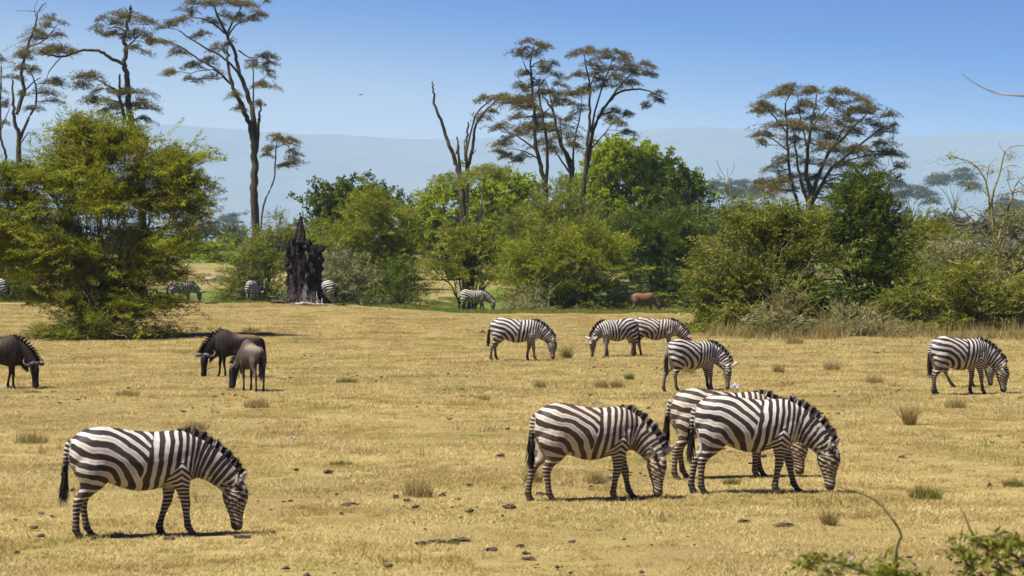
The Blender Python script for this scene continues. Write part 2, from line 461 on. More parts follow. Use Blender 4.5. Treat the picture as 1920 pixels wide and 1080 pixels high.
MIDX = 1.05
def quadruped(spec, legs=(0, 0, 0, 0), neck_yaw=0.0, head_yaw=0.0, neck_dx=0.0, tail_side=0.0, stretch=1.0, voxel=None, neck_lift=0.0, ear_back=0.35):
    """one continuous body; returns mesh, coordinates and the posed skeleton.
    legs = forward shift of each hoof: hind near, hind far, fore near, fore far (near = local -y)"""
    V, Fc = [], []
    def add(v, f):
        base = sum(len(q) for q in V)
        V.append(v); Fc.extend(tuple(i + base for i in q) for q in f)
    def lx(x): return (x - MIDX) * stretch
    T = densify(spec['torso'], 3)
    pts = np.stack([lx(T[:, 0]), np.zeros(len(T)), (T[:, 1] + T[:, 2]) / 2], 1)
    sd = np.tile([0, 1.0, 0], (len(T), 1))
    v, f, _ = loft(pts, sd, T[:, 3], (T[:, 1] - T[:, 2]) / 2, 24, np.tile([0, 0, 1.0], (len(T), 1)))
    add(v, f)
    # neck and head
    N = densify(spec['neck'], 3); H = densify(spec['head'], 3)
    x0 = spec['neck'][0][0]; x1 = spec['neck'][-1][0]
    def bend(A, is_head):
        out = np.zeros((len(A), 3)); side = np.zeros((len(A), 3))
        for i, a in enumerate(A):
            k = 1.0 if is_head else min(1, max(0, (a[0] - x0) / (x1 - x0)))
            xx = a[0] + neck_dx * k; zz = a[1] + neck_lift * k
            # bend the neck sideways: integrate along a turning path
            tt = xx - x0
            if not is_head:
                yaw = neck_yaw * k
                n_st = 12; cx = cy = 0.0
                for j in range(n_st):
                    u = tt * (j + .5) / n_st
                    yy = neck_yaw * min(1, u / (x1 + neck_dx - x0))
                    cx += math.cos(yy) * tt / n_st; cy += math.sin(yy) * tt / n_st
            else:
                tn = x1 + neck_dx - x0; cx = cy = 0.0
                for j in range(12):
                    yy = neck_yaw * (j + .5) / 12
                    cx += math.cos(yy) * tn / 12; cy += math.sin(yy) * tn / 12
                yaw = neck_yaw + head_yaw
                cx += math.cos(yaw) * (tt - tn); cy += math.sin(yaw) * (tt - tn)
            out[i] = (lx(x0) + cx, cy, zz)
            side[i] = (-math.sin(yaw), math.cos(yaw), 0)
        return out, side
    npts, nsd = bend(N, False); hpts, hsd = bend(H, True)
    v, f, ndor = loft(npts, nsd, N[:, 3], N[:, 2], 20); add(v, f)
    v, f, hdor = loft(hpts, hsd, H[:, 3], H[:, 2], 20); add(v, f)
    # legs
    LG = []
    for li, (key, sgn) in enumerate((('hind', -1), ('hind', 1), ('fore', -1), ('fore', 1))):
        L = densify(spec[key], 2); top = spec[key][0][1]
        k = np.clip((top - L[:, 1]) / top, 0, 1) ** 1.25
        if key == 'hind': k = np.clip((.78 - L[:, 1]) / .78, 0, 1) ** .9
        pts = np.stack([lx(L[:, 0] + legs[li] * k), sgn * L[:, 4], L[:, 1]], 1)
        if li in (1, 3): pass
        sd = np.tile([0, 1.0, 0], (len(L), 1)); do = np.tile([1.0, 0, 0], (len(L), 1))
        thick = spec.get('thick', 1.0)
        v, f, _ = loft(pts, sd, L[:, 3] * thick, L[:, 2] * thick, 14, do); add(v, f)
        LG.append((pts, L[:, 2] * thick, L[:, 3] * thick))
    # tail dock
    TL = densify(spec['tail'], 2)
    tp = np.stack([lx(TL[:, 0]), tail_side * np.clip((1.13 - TL[:, 1]) / .4, 0, 1.2) ** 1.3, TL[:, 1]], 1)
    v, f, _ = loft(tp, np.tile([0, 1.0, 0], (len(tp), 1)), TL[:, 2], TL[:, 2], 10); add(v, f)
    # ears
    EARS = []
    iq = 2
    for sgn in (-1, 1):
        tan = hpts[iq + 1] - hpts[iq]; tan /= np.linalg.norm(tan)
        base = hpts[iq] + hdor[iq] * .05 + hsd[iq] * sgn * .045 - tan * 0.0
        d = hdor[iq] * .36 + hsd[iq] * sgn * .80 - tan * ear_back; d /= np.linalg.norm(d)
        length, wid = spec['ear']
        t = np.array([0, .2, .45, .7, .9, 1.0])
        ep = base + np.outer(t * (length + .04), d)
        es = np.cross(d, hdor[iq]); es /= np.linalg.norm(es)
        v, f, _ = loft(ep, np.tile(es, (6, 1)), wid * np.array([.55, .8, 1, .85, .5, .2]), .021 * np.array([1.1, 1, .9, .85, .8, .6]), 10); add(v, f)
        EARS.append(ep)
    me, co = remesh(np.concatenate(V), Fc, voxel or spec['voxel'])
    sk = dict(neck=npts, nrad=N[:, 2], nw=N[:, 3], ndor=ndor, nsd=nsd, head=hpts, hrad=H[:, 2], hw=H[:, 3], hdor=hdor, hsd=hsd, legs=LG, tail=tp, ears=EARS, torso=T, lx=lx, stretch=stretch)
    return me, co, sk

def leg_weights(co, sk, X, Z):
    qs = []
    for pts, rx, ry in sk['legs']:
        d, arc, idx = project(co, pts, (rx + ry) * .55)
        qs.append(d)
    return np.array(qs)

def zebra_fields(co, sk):
    st = sk['stretch']
    X = co[:, 0] / st + MIDX; Y = co[:, 1]; Z = co[:, 2]
    # torso field: arcs round the flank behind, upright bands before
    cx, cz = .57, .57
    dx = np.maximum(0, X - cx); dz = np.maximum(0, Z - cz)
    s0 = np.hypot(dx, dz) - .30 * np.maximum(0, cx - X) * (X < cx)
    s1 = dx - .16 * (Z - .57) * sstep(.3, .6, dx)
    xb = 1.04 + .20 * (Z - .6) / .65
    s_body = s0 + (s1 - s0) * sstep(-.012, .012, X - xb)
    # neck and head continue it by arc length
    dn, an, xn = project(co, sk['neck'], sk['nrad'])
    dh, ah, xh = project(co, sk['head'], sk['hrad'])
    s_at = sk['neck'][0][0] / st + MIDX - cx
    Ln = np.linalg.norm(np.diff(sk['neck'], axis=0), axis=1).sum()
    s_neck = s_at + an
    s_head = s_at + Ln + ah * 1.0
    wn = sstep(.10, .42, an) * (dn < 1.6)
    wh = (dh < 1.35) * sstep(.02, .12, ah) * (xn > len(sk['neck']) - 4)
    # per piece periods
    def phase_of(s):
        knots = np.array([-1, 0, .25, .45, .6, .8, 1.0, 1.2, 1.5, 1.9, 3])
        per = np.array([.105, .105, .135, .145, .11, .088, .075, .078, .072, .055, .055])
        g = np.linspace(-1, 3, 1601); r = 1 / np.interp(g, knots, per)
        c = np.concatenate([[0], np.cumsum((r[1:] + r[:-1]) / 2 * (g[1] - g[0]))]); c -= np.interp(0, g, c)
        return np.interp(s, g, c)
    pA = phase_of(s0)
    wB = sstep(-.012, .012, X - xb)
    ph = phase_of(s1)
    pn = phase_of(s_neck)
    ph = ph + (pn - ph) * wn
    # face: crossing bands that chevron to the nose
    iv = np.clip(xh.astype(int), 0, len(sk['head']) - 2); fv = (xh - iv)[:, None]
    rel = co - (sk['head'][iv] * (1 - fv) + sk['head'][iv + 1] * fv)
    lat = np.abs(np.einsum('ij,ij->i', rel, sk['hsd'][iv])); dors = np.einsum('ij,ij->i', rel, sk['hdor'][iv])
    p_head = phase_of(s_at + Ln) + (ah - .45 * dors) / .050
    ph = ph + (p_head - ph) * wh * sstep(.02, .16, ah)
    bias = np.full(len(co), .14)
    bias += .30 * wn * (1 - wh) + .35 * wh
    # legs
    q = leg_weights(co, sk, X, Z)
    hind = np.minimum(q[0], q[1]); fore = np.minimum(q[2], q[3])
    wl = sstep(.70, .56, Z) * (X < 1.0) * (hind < 1.5) * np.where(Z > .5, sstep(.98, .74, X), 1)
    zl = Z - .57
    p_hind = np.where(zl > -.1, zl / .085, -.1 / .085 + (zl + .1) / .048)
    pA = pA + (p_hind - pA) * wl
    xl = np.where(q[2] < q[3], np.interp(Z, sk['legs'][2][0][::-1, 2], sk['legs'][2][0][::-1, 0]), np.interp(Z, sk['legs'][3][0][::-1, 2], sk['legs'][3][0][::-1, 0])) / st + MIDX
    ax = np.abs(X - xl)
    wf = sstep(-.025, .025, .875 - 1.35 * ax - Z) * (X > 1.15) * (fore < 1.9) * sstep(.06, .10, np.abs(Y))
    wf = np.where((Z < .58) & (X > 1.05) & (fore < 1.7) & (wh < .3) & (an < .3), 1, wf)
    zf = Z - .72 + .75 * ax * sstep(.5, .7, Z)
    ph_anchor = phase_of(np.array([1.0]))[0]
    p_fore = ph_anchor + np.where(zf > -.12, zf / .07, -.12 / .07 + (zf + .12) / .046)
    wC = wf
    bias += .42 * np.maximum(wl, wf) * sstep(.7, .5, Z) + .40 * np.maximum(wl, wf) * sstep(.45, .12, Z)
    # plain areas
    dark = sstep(.085, .055, Z) * np.maximum(wl, wf)
    lasth = sk['head'].shape[0]
    dark = np.maximum(dark, wh * sstep(lasth - 8.5, lasth - 6, xh))
    onmid = np.abs(Y) < .03
    dark = np.maximum(dark, .9 * sstep(.022, .010, np.abs(Y)) * (Z > 1.15) * (wn < .5) * (X > .45))
    pale = sstep(.07, .0, np.abs(Y)) * (Z < .68) * (Z > .5) * (X > .7) * (X < 1.6) * (wn < .3)
    sgn = np.sign(Y)
    inner = sstep(.115, .07, np.abs(Y)) * sstep(.46, .56, Z) * (Z < .85) * (X < .95) * (hind < 1.6)
    pale = np.maximum(pale, inner)
    infore = sstep(.10, .06, np.abs(Y)) * sstep(.5, .58, Z) * (Z < .64) * (X > 1.3) * (X < 1.7)
    pale = np.maximum(pale, infore)
    for ep in sk['ears']:
        de, ae, _ = project(co, ep, np.array([.055] * len(ep)))
        L = np.linalg.norm(ep[-1] - ep[0])
        m = (de < 1.05) & (ae > .055)
        pale = np.where(m, sstep(.05, .09, ae), pale); dark = np.where(m, sstep(.86 * L, .95 * L, ae) + .9 * np.exp(-((ae - .45 * L) / .012) ** 2) * 0, dark)
    dt, a_t, _ = project(co, sk['tail'], np.array([.045] * len(sk['tail'])))
    mt = (dt < 1.1) & (X < .36) & (a_t > .06)
    pA = np.where(mt, a_t / .05, pA); wB = np.where(mt, 0, wB); pale = np.where(mt, 0, pale)
    dark = np.where(mt, np.maximum(dark, .8 * sstep(.3, .42, a_t)), dark)
    return (pA, ph, p_fore, wB, wC), bias, np.clip(dark, 0, 1), np.clip(pale, 0, 1), phase_of, s_at

def mat_zebra(name, white, black, brown, wob=.26):
    t = NT(name); o = t.obj()
    rnd = t.n('ShaderNodeObjectInfo').outputs['Random']
    off = t.n('ShaderNodeCombineXYZ'); t.l(t.math('MULTIPLY', rnd, 37.0), off.inputs[1])
    ad = t.n('ShaderNodeVectorMath', operation='ADD'); t.l(o, ad.inputs[0]); t.l(off.outputs[0], ad.inputs[1]); v = ad.outputs[0]
    n1 = t.noise(v, 2.4, 2, .45); n2 = t.noise(v, 9, 2, .5); n3 = t.noise(v, 60, 2)
    wv = t.math('ADD', t.remap(n1, .25, .75, -wob, wob), t.remap(n2, .25, .75, -.05, .05))
    def wave(nm): return t.math('SINE', t.math('MULTIPLY', t.math('ADD', t.attr(nm), wv), 2 * math.pi))
    def lerp(a, b, w): return t.math('ADD', a, t.math('MULTIPLY', t.math('SUBTRACT', b, a), w))
    sa = wave('phase_a')
    s = lerp(lerp(sa, wave('phase_b'), t.attr('w_b')), wave('phase_c'), t.attr('w_c'))
    ghost = t.math('MULTIPLY', t.remap(sa, -.86, -1.0, 0, .45), t.math('SUBTRACT', 1.0, t.attr('w_b')), True)
    s = t.math('ADD', s, t.attr('bias'))
    s = t.math('ADD', s, t.remap(n3, .3, .7, -.06, .06))
    fac = t.remap(s, -.16, .16, 0, 1, True)
    fac = t.math('MULTIPLY', fac, t.math('SUBTRACT', 1.0, t.attr('pale')), True)
    fac = t.math('MAXIMUM', fac, t.attr('dark'))
    wc = t.mix(t.remap(n2, .35, .7), white, tuple(q * .82 for q in white))
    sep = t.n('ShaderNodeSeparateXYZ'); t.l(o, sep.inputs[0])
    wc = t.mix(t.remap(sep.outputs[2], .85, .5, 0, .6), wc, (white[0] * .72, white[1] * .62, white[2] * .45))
    wc = t.mix(t.math('MULTIPLY', ghost, t.remap(sep.outputs[2], .6, .75)), wc, (.20, .13, .075))
    bc = t.mix(t.remap(n1, .35, .65), black, brown)
    c = t.mix(fac, wc, bc)
    dust = t.math('MULTIPLY', t.remap(t.noise(v, 5, 5, .7), .42, .75), t.remap(sep.outputs[2], 1.3, .3, .07, .28))
    c = t.mix(dust, c, (.27, .195, .10))
    t.bsdf(c, 0.6, n3, .12, .01, .35)
    return t.m

M['zebra'] = mat_zebra('zebra_coat', (.60, .555, .465), (.012, .010, .010), (.026, .018, .013))
M['zebra_brown'] = mat_zebra('zebra_coat_brown', (.58, .52, .405), (.020, .014, .010), (.060, .034, .018), .30)
def mat_hair(name, a, b):
    t = NT(name)
    c = t.mix(t.attr('var'), a, b); t.bsdf(c, .7, spec=.2); return t.m
M['blackhair'] = mat_hair('black_hair', (.010, .008, .007), (.035, .026, .02))
def mat_mane():
    t = NT('mane_hair')
    s = t.math('ADD', t.math('SINE', t.math('MULTIPLY', t.attr('phase'), 2 * math.pi)), .35)
    fac = t.math('MAXIMUM', t.remap(s, -.2, .2), t.attr('dark'))
    c = t.mix(fac, (.50, .46, .38), t.mix(t.attr('var'), (.014, .011, .010), (.05, .03, .018)))
    t.bsdf(c, .75, spec=.15); return t.m
M['mane'] = mat_mane()
t = NT('eye_wet'); t.bsdf((.006, .005, .005), .12, spec=.6); M['eye'] = t.m
def mat_coat(name, coat, darkc, pale, stripes=0.0):
    t = NT(name); o = t.obj()
    n1 = t.noise(o, 4, 3); n3 = t.noise(t.scaled(o, (6, 6, 1.5)), 14, 3, .6)
    c = t.mix(t.remap(n1, .3, .7), coat, tuple(q * .7 for q in coat))
    if stripes:
        sx = t.n('ShaderNodeSeparateXYZ'); t.l(o, sx.inputs[0])
        w = t.math('SINE', t.math('ADD', t.math('MULTIPLY', sx.outputs[0], 55), t.math('MULTIPLY', n1, 9)))
        c = t.mix(t.math('MULTIPLY', t.remap(w, .2, .9, 0, stripes), t.attr('stripe')), c, darkc)
    c = t.mix(t.attr('pale'), c, pale)
    c = t.mix(t.attr('dark'), c, darkc)
    t.bsdf(c, .62, n3, .6, .02, .25); return t.m
M['gnu_dark'] = mat_coat('wildebeest_dark_coat', (.040, .026, .016), (.008, .006, .005), (.20, .125, .055), .6)
M['gnu_pale'] = mat_coat('wildebeest_pale_coat', (.088, .068, .050), (.012, .010, .009), (.27, .21, .135), .7)
M['buck'] = mat_coat('brown_antelope_coat', (.20, .095, .042), (.022, .014, .010), (.26, .15, .08))
M['buck_dark'] = mat_coat('dark_antelope_coat', (.040, .032, .026), (.012, .010, .009), (.10, .085, .07))
t = NT('horn'); t.bsdf(t.mix(t.noise(t.obj(), 12, 3), (.05, .045, .04), (.17, .155, .14)), .45); M['horn'] = t.m

def hair_mesh(base, dirs, length, width, rng, extra=None, taper=True):
    """blades: base (n,3), dirs (n,3), length (n,)"""
    n = len(base)
    r = rng.normal(size=(n, 3)); sidev = np.cross(dirs, r); sidev /= np.linalg.norm(sidev, axis=1)[:, None] + 1e-9
    w = width[:, None] if hasattr(width, '__len__') else width
    v = np.stack([base - sidev * w, base + sidev * w, base + dirs * length[:, None]], 1).reshape(-1, 3)
    me = mesh_np('hair', v, np.arange(3 * n).reshape(-1, 3))
    attr(me, 'var', np.repeat(rng.random(n), 3))
    return me

EYE_ME = None
def eye_mesh():
    global EYE_ME
    if EYE_ME is None:
        bm = bmesh.new(); bmesh.ops.create_icosphere(bm, subdivisions=2, radius=.024)
        EYE_ME = bpy.data.meshes.new('eye'); bm.to_mesh(EYE_ME); bm.free()
        EYE_ME.materials.append(M['eye'])
        EYE_ME.polygons.foreach_set('use_smooth', np.ones(len(EYE_ME.polygons), bool))
    return EYE_ME

def add_eyes(root, sk, ring, up):
    i = ring * 3
    for sgn in (-1, 1):
        o = bpy.data.objects.new('eye', eye_mesh()); COL.objects.link(o); o.parent = root
        o.location = sk['head'][i] + sk['hsd'][i] * sgn * (sk['hw'][i] * .80) + sk['hdor'][i] * up

def animal_root(name, px, d, rz, scale, label, cat, group):
    p = foot(px, d)
    r = empty(name, p, rz); r.scale = (scale,) * 3
    return tag(r, label, cat, group)

def zebra(px, d, rz, label, scale=1.0, seed=0, mat='zebra', mane_h=.10, fine=True, **pose):
    rng = np.random.default_rng(seed)
    r = animal_root('zebra', px, d, rz, scale, label, 'zebra', 'zebras grazing on the plain')
    pose.setdefault('voxel', .026 if not fine else (.0205 if d > 60 else .0165))
    me, co, sk = quadruped(ZEBRA, **pose)
    ph, bias, dark, pale, phase_of, s_at = zebra_fields(co, sk)
    attr(me, 'phase_a', ph[0]); attr(me, 'phase_b', ph[1]); attr(me, 'phase_c', ph[2]); attr(me, 'w_b', ph[3]); attr(me, 'w_c', ph[4]); attr(me, 'bias', bias); attr(me, 'dark', dark); attr(me, 'pale', pale)
    link('body', me, M[mat], r)
    # upright mane along the crest, from withers to forelock
    n = 2400 if fine else 600
    nk, nd, nr = sk['neck'], sk['ndor'], sk['nrad']
    u = rng.random(n) * (len(nk) - 1.2) + .9 * 0 + rng.random(n) * .2
    i = np.clip(u.astype(int), 0, len(nk) - 2); fr = (u - i)[:, None]
    c = nk[i] * (1 - fr) + nk[i + 1] * fr; dd = nd[i] * (1 - fr) + nd[i + 1] * fr; rr = nr[i] * (1 - fr[:, 0]) + nr[i + 1] * fr[:, 0]
    ss = sk['nsd'][i]
    base = c + dd * (rr * .97)[:, None] + ss * rng.normal(size=(n, 1)) * .012
    arc = np.concatenate([[0], np.cumsum(np.linalg.norm(np.diff(nk, axis=0), axis=1))])
    a = arc[i] + fr[:, 0] * (arc[i + 1] - arc[i])
    phs = phase_of(s_at + a)
    tan = nk[i + 1] - nk[i]; tan /= np.linalg.norm(tan, axis=1)[:, None]
    lean = (np.sin(a * 61 + seed) * .07 + np.sin(a * 113 + 2 * seed) * .06)[:, None]
    dr = dd + ss * rng.normal(size=(n, 1)) * .10 + tan * (lean + rng.normal(size=(n, 1)) * .10)
    dr /= np.linalg.norm(dr, axis=1)[:, None]
    ln = mane_h * (.92 + .10 * np.sin(a * 47 + seed) + .08 * np.sin(a * 97)) * (.72 + .4 * rng.random(n)) * sstep(-.1, .16, a) * (1 - .25 * sstep(arc[-1] * .85, arc[-1], a))
    hm = hair_mesh(base, dr, ln, .011, rng)
    tip = np.tile([0, 0, .8], n) * np.repeat(.4 + .6 * (np.sin(a * 9 + seed) > -.2), 3)
    attr(hm, 'phase', np.repeat(phs, 3)); attr(hm, 'dark', tip)
    tag(link('mane', hm, M['mane'], r), kind='stuff')
    # forelock + tail tuft
    n = 420 if fine else 160
    e = sk['tail']; tt = rng.random(n) ** 1.4
    k = np.clip((len(e) - 1) - (tt * 5).astype(int), 1, len(e) - 1)
    base = e[k] + rng.normal(size=(n, 3)) * .012
    dr = np.array([-.06, 0, -1.0]) + rng.normal(size=(n, 3)) * np.array([.09, .09, .03]); dr /= np.linalg.norm(dr, axis=1)[:, None]
    hm = hair_mesh(base, dr, .16 + .22 * rng.random(n), .009, rng)
    tag(link('tail_tuft', hm, M['blackhair'], r), kind='stuff')
    add_eyes(r, sk, 1, .055)
    return r

def horn_mesh(sk, sgn, big=1.0):
    """wildebeest horn: out and slightly down from a thick boss, then hooking up and in"""
    i = 3
    t = sk['head'][i + 1] - sk['head'][i]; t /= np.linalg.norm(t)
    up = -t; s = sk['hsd'][i] * sgn; d = sk['hdor'][i]; b = sk['head'][i]
    P = [(.02, .08, .05), (.09, .09, .055), (.17, .07, .03), (.25, .05, .02), (.31, .03, .06), (.33, .02, .13), (.31, .02, .19), (.275, .03, .235)]
    R = [.042, .044, .038, .032, .026, .020, .013, .004]
    pts = np.array([b + s * x * big + d * y + up * z * big for x, y, z in P])
    D = densify(np.concatenate([pts, np.array(R)[:, None]], 1), 3)
    side = np.cross(np.gradient(D[:, :3], axis=0), np.tile(d, (len(D), 1))); side /= np.linalg.norm(side, axis=1)[:, None]
    v, f, _ = loft(D[:, :3], side, D[:, 3], D[:, 3], 10)
    me = bpy.data.meshes.new('horn'); me.from_pydata([tuple(q) for q in v], [], f)
    return me

def wildebeest(px, d, rz, label, scale=1.0, seed=0, mat='gnu_dark', **pose):
    rng = np.random.default_rng(seed)
    r = animal_root('wildebeest', px, d, rz, scale, label, 'wildebeest', 'wildebeest grazing on the dry grass')
    me, co, sk = quadruped(GNU, ear_back=-.1, **pose)
    st = sk['stretch']; X = co[:, 0] / st + MIDX; Z = co[:, 2]
    dn, an, xn = project(co, sk['neck'], sk['nrad']); dh, ah, xh = project(co, sk['head'], sk['hrad'])
    wh = (dh < 1.4) * sstep(.02, .15, ah) * (xn > len(sk['neck']) - 4)
    dark = np.maximum(wh * .92, sstep(.25, .5, an) * (dn < 1.5) * .35)
    dark = np.maximum(dark, sstep(.75, .6, Z) * (X > 1.1) * .55 * (wh < .2))
    dark = np.maximum(dark, sstep(.10, .05, Z)); 
    legs_dark = sstep(.5, .35, Z) * .4 * (wh < .2)
    dark = np.maximum(dark, legs_dark)
    pale = .75 * sstep(1.0, 1.14, Z) * sstep(1.25, 1.0, X) * (Z > .9)
    attr(me, 'dark', np.clip(dark, 0, 1)); attr(me, 'pale', np.clip(pale, 0, 1)); attr(me, 'stripe', sstep(.8, 1.1, X) * (wh < .2) * sstep(.5, .7, Z))
    link('body', me, M[mat], r)
    for sgn in (-1, 1):
        link('horn', horn_mesh(sk, sgn, .86), M['horn'], r, smooth=True)
    nk, nd, nr = sk['neck'], sk['ndor'], sk['nrad']
    n = 900
    u = rng.random(n) * (len(nk) - 1.1); i = u.astype(int); fr = (u - i)[:, None]
    i2 = np.minimum(i + 1, len(nk) - 1)
    c = nk[i] * (1 - fr) + nk[i2] * fr; dd = nd[i]; rr = nr[i]
    base = c + dd * (rr * .96)[:, None] + sk['nsd'][i] * rng.normal(size=(n, 1)) * .015
    dr = dd * .7 + sk['nsd'][i] * rng.normal(size=(n, 1)) * .6 + np.array([0, 0, -.35]); dr /= np.linalg.norm(dr, axis=1)[:, None]
    tag(link('mane', hair_mesh(base, dr, .07 + .08 * rng.random(n), .010, rng), M['blackhair'], r), kind='stuff')
    # beard under throat
    n = 350
    u = (.45 + .55 * rng.random(n)) * (len(nk) - 1.1); i = u.astype(int)
    base = nk[i] - nd[i] * (nr[i] * .96)[:, None] + sk['nsd'][i] * rng.normal(size=(n, 1)) * .02
    dr = np.array([0, 0, -1.0]) + rng.normal(size=(n, 3)) * .15; dr /= np.linalg.norm(dr, axis=1)[:, None]
    tag(link('beard', hair_mesh(base, dr, .08 + .10 * rng.random(n), .010, rng), M['blackhair'], r), kind='stuff')
    n = 420; e = sk['tail']; tt = rng.random(n) ** .9
    k = np.clip((len(e) - 1) - (tt * 8).astype(int), 1, len(e) - 1)
    base = e[k] + rng.normal(size=(n, 3)) * .012
    dr = np.array([-.04, 0, -1.0]) + rng.normal(size=(n, 3)) * np.array([.08, .08, .03]); dr /= np.linalg.norm(dr, axis=1)[:, None]
    tag(link('tail_tuft', hair_mesh(base, dr, .22 + .2 * rng.random(n), .009, rng), M['blackhair'], r), kind='stuff')
    add_eyes(r, sk, 2, .04)
    return r

def antelope(px, d, rz, label, scale=1.0, mat='buck', **pose):
    r = animal_root('antelope', px, d, rz, scale, label, 'antelope', 'antelopes grazing by the bushes')
    me, co, sk = quadruped(BUCK, voxel=.022, ear_back=.2, **pose)
    st = sk['stretch']; X = co[:, 0] / st + MIDX; Z = co[:, 2]
    dn, an, xn = project(co, sk['neck'], sk['nrad']); dh, ah, xh = project(co, sk['head'], sk['hrad'])
    wh = (dh < 1.4) * sstep(.02, .15, ah) * (xn > len(sk['neck']) - 4)
    q = leg_weights(co, sk, X, Z); lg = q.min(0) < 1.5
    dark = np.maximum(wh * .75, sstep(.5, .25, Z) * lg * .85 * (wh < .3))
    for ep in sk['ears']:
        de, ae, _ = project(co, ep, np.array([.055] * len(ep))); dark = np.where((de < 1) & (ae > .06), .8, dark)
    attr(me, 'dark', np.clip(dark, 0, 1)); attr(me, 'pale', .4 * sstep(1.1, 1.25, Z)); attr(me, 'stripe', np.zeros(len(co)))
    link('body', me, M[mat], r)
    add_eyes(r, sk, 1, .05)
    return r

R = math.radians
def drow(py): return dist_of_row(py)
# the seven nearest zebras
zebra(254, drow(1007), R(17), 'zebra grazing alone in front, head down, nearest the camera and away from the herd', 1.03, 1, legs=(.0, .17, .10, -.22), stretch=1.10, head_yaw=R(-22), neck_dx=.03)
zebra(1098, drow(938), R(14), 'brownish zebra grazing alone between the lone front zebra and the overlapping pair', 1.04, 2, legs=(.14, -.12, -.14, .20), stretch=1.0, neck_yaw=R(-20), head_yaw=R(-38), neck_dx=-.14, mat='zebra_brown', tail_side=-.06)
zebra(1402, drow(926), R(3), 'boldly striped zebra standing in front of a brown backed one and overlapping it', 1.075, 3, legs=(.02, -.10, -.14, .20), stretch=.99, neck_yaw=R(-8), head_yaw=R(-14), neck_dx=-.05, tail_side=-.05)
zebra(1352, drow(893), R(10), 'brown backed zebra half hidden behind a boldly striped one', 1.05, 4, legs=(-.04, .16, -.02, .14), stretch=1.05, neck_yaw=R(-5), head_yaw=R(-30), mat='zebra_brown', tail_side=.04)
zebra(1296, drow(734), R(30), 'zebra walking off with white ears spread and face turned to the camera', .985, 5, legs=(.16, -.10, .05, .13), stretch=1.0, neck_yaw=R(-50), head_yaw=R(-55), neck_dx=-.10, tail_side=-.05)
zebra(966, drow(676), R(2), 'zebra grazing head down beside a small green weed clump', 1.0, 6, legs=(-.06, .12, .10, -.14), stretch=1.06, head_yaw=R(-10), neck_dx=-.02)
zebra(1160, drow(671), R(180 + 22), 'zebra facing the other way, its rump hidden behind another', .955, 7, legs=(.0, -.16, -.12, .10), stretch=.95, neck_yaw=R(12), head_yaw=R(20), neck_dx=-.12)
zebra(1226, drow(668.5), R(5), 'dusty yellowish zebra rump to rump with one facing the other way', .95, 8, legs=(-.08, .08, .0, .1), stretch=1.06, mat='zebra_brown')
zebra(1796, drow(746), R(20), 'zebra grazing before the tall grass with its ear raised, another behind it', 1.06, 9, legs=(-.05, .16, .12, -.10), stretch=.98, neck_yaw=R(-18), head_yaw=R(-15), neck_dx=-.04, tail_side=-.10)
zebra(1793, drow(727), R(8), 'zebra almost hidden behind one that grazes before the tall grass', .90, 10, legs=(.5, .62, .0, .1), stretch=.9, neck_yaw=R(0), head_yaw=R(-10), neck_dx=-.12, fine=False)
# beyond the crest
zebra(886, 151, R(8), 'small distant zebra grazing beyond the crest under a little acacia', .98, 11, legs=(.0, .1, -.05, .25), stretch=.98, neck_yaw=R(-10), fine=False, mat='zebra_brown')
zebra(472, 147, R(84), 'distant zebra seen from behind, beyond the crest near the burnt stump', .98, 12, legs=(.0, .05, .0, .1), neck_yaw=R(-35), fine=False)
zebra(603, 145, R(180 - 8), 'distant zebra with only its rump showing behind the burnt stump', .98, 13, fine=False)
zebra(338, 146, R(25), 'distant zebra mostly hidden behind the great feathery bush', .92, 14, fine=False)
zebra(-12, 146, R(188), 'distant zebra cut by the edge of the picture near the feathery bush', 1.0, 15, fine=False)
wildebeest(445, drow(704), R(180 + 14), 'dark wildebeest with brown back, horned face to the camera, behind a paler one', 1.0, 21, legs=(.0, .05, .08, -.08), stretch=.97, neck_yaw=R(12), head_yaw=R(48), neck_dx=-.04)
wildebeest(473, drow(738), R(113), 'pale grey wildebeest seen from behind, standing before a darker one', .95, 22, mat='gnu_pale', legs=(.04, -.06, .05, -.05), stretch=.95, neck_yaw=R(36), head_yaw=R(30), neck_dx=-.06)
wildebeest(-9, drow(731), R(8), 'black wildebeest grazing at the edge of the picture, only its front half in view', 1.015, 23, legs=(.0, .1, .02, -.14), stretch=1.0, neck_yaw=R(-14), head_yaw=R(-40), neck_dx=-.02)
antelope(1206, 154, R(14), 'reddish brown antelope grazing on green grass beyond the crest', .95, legs=(-.05, .1, -.05, .12), stretch=.95, neck_dx=-.08, neck_yaw=R(-15), head_yaw=R(-30))
antelope(1166, 176, R(180 - 14), 'dark antelope standing in shade with its rump out from the big central bush', 1.1, 'buck_dark')
antelope(1304, 172, R(-4), 'dark antelope hidden by thorny branches at the edge of the green swale', .95, 'buck_dark', legs=(-.1, .12, 0, 0))
# ------------------------------------------------------------------ trees and bushes
def unit(v):
    return v / (np.linalg.norm(v, axis=-1, keepdims=True) + 1e-9)

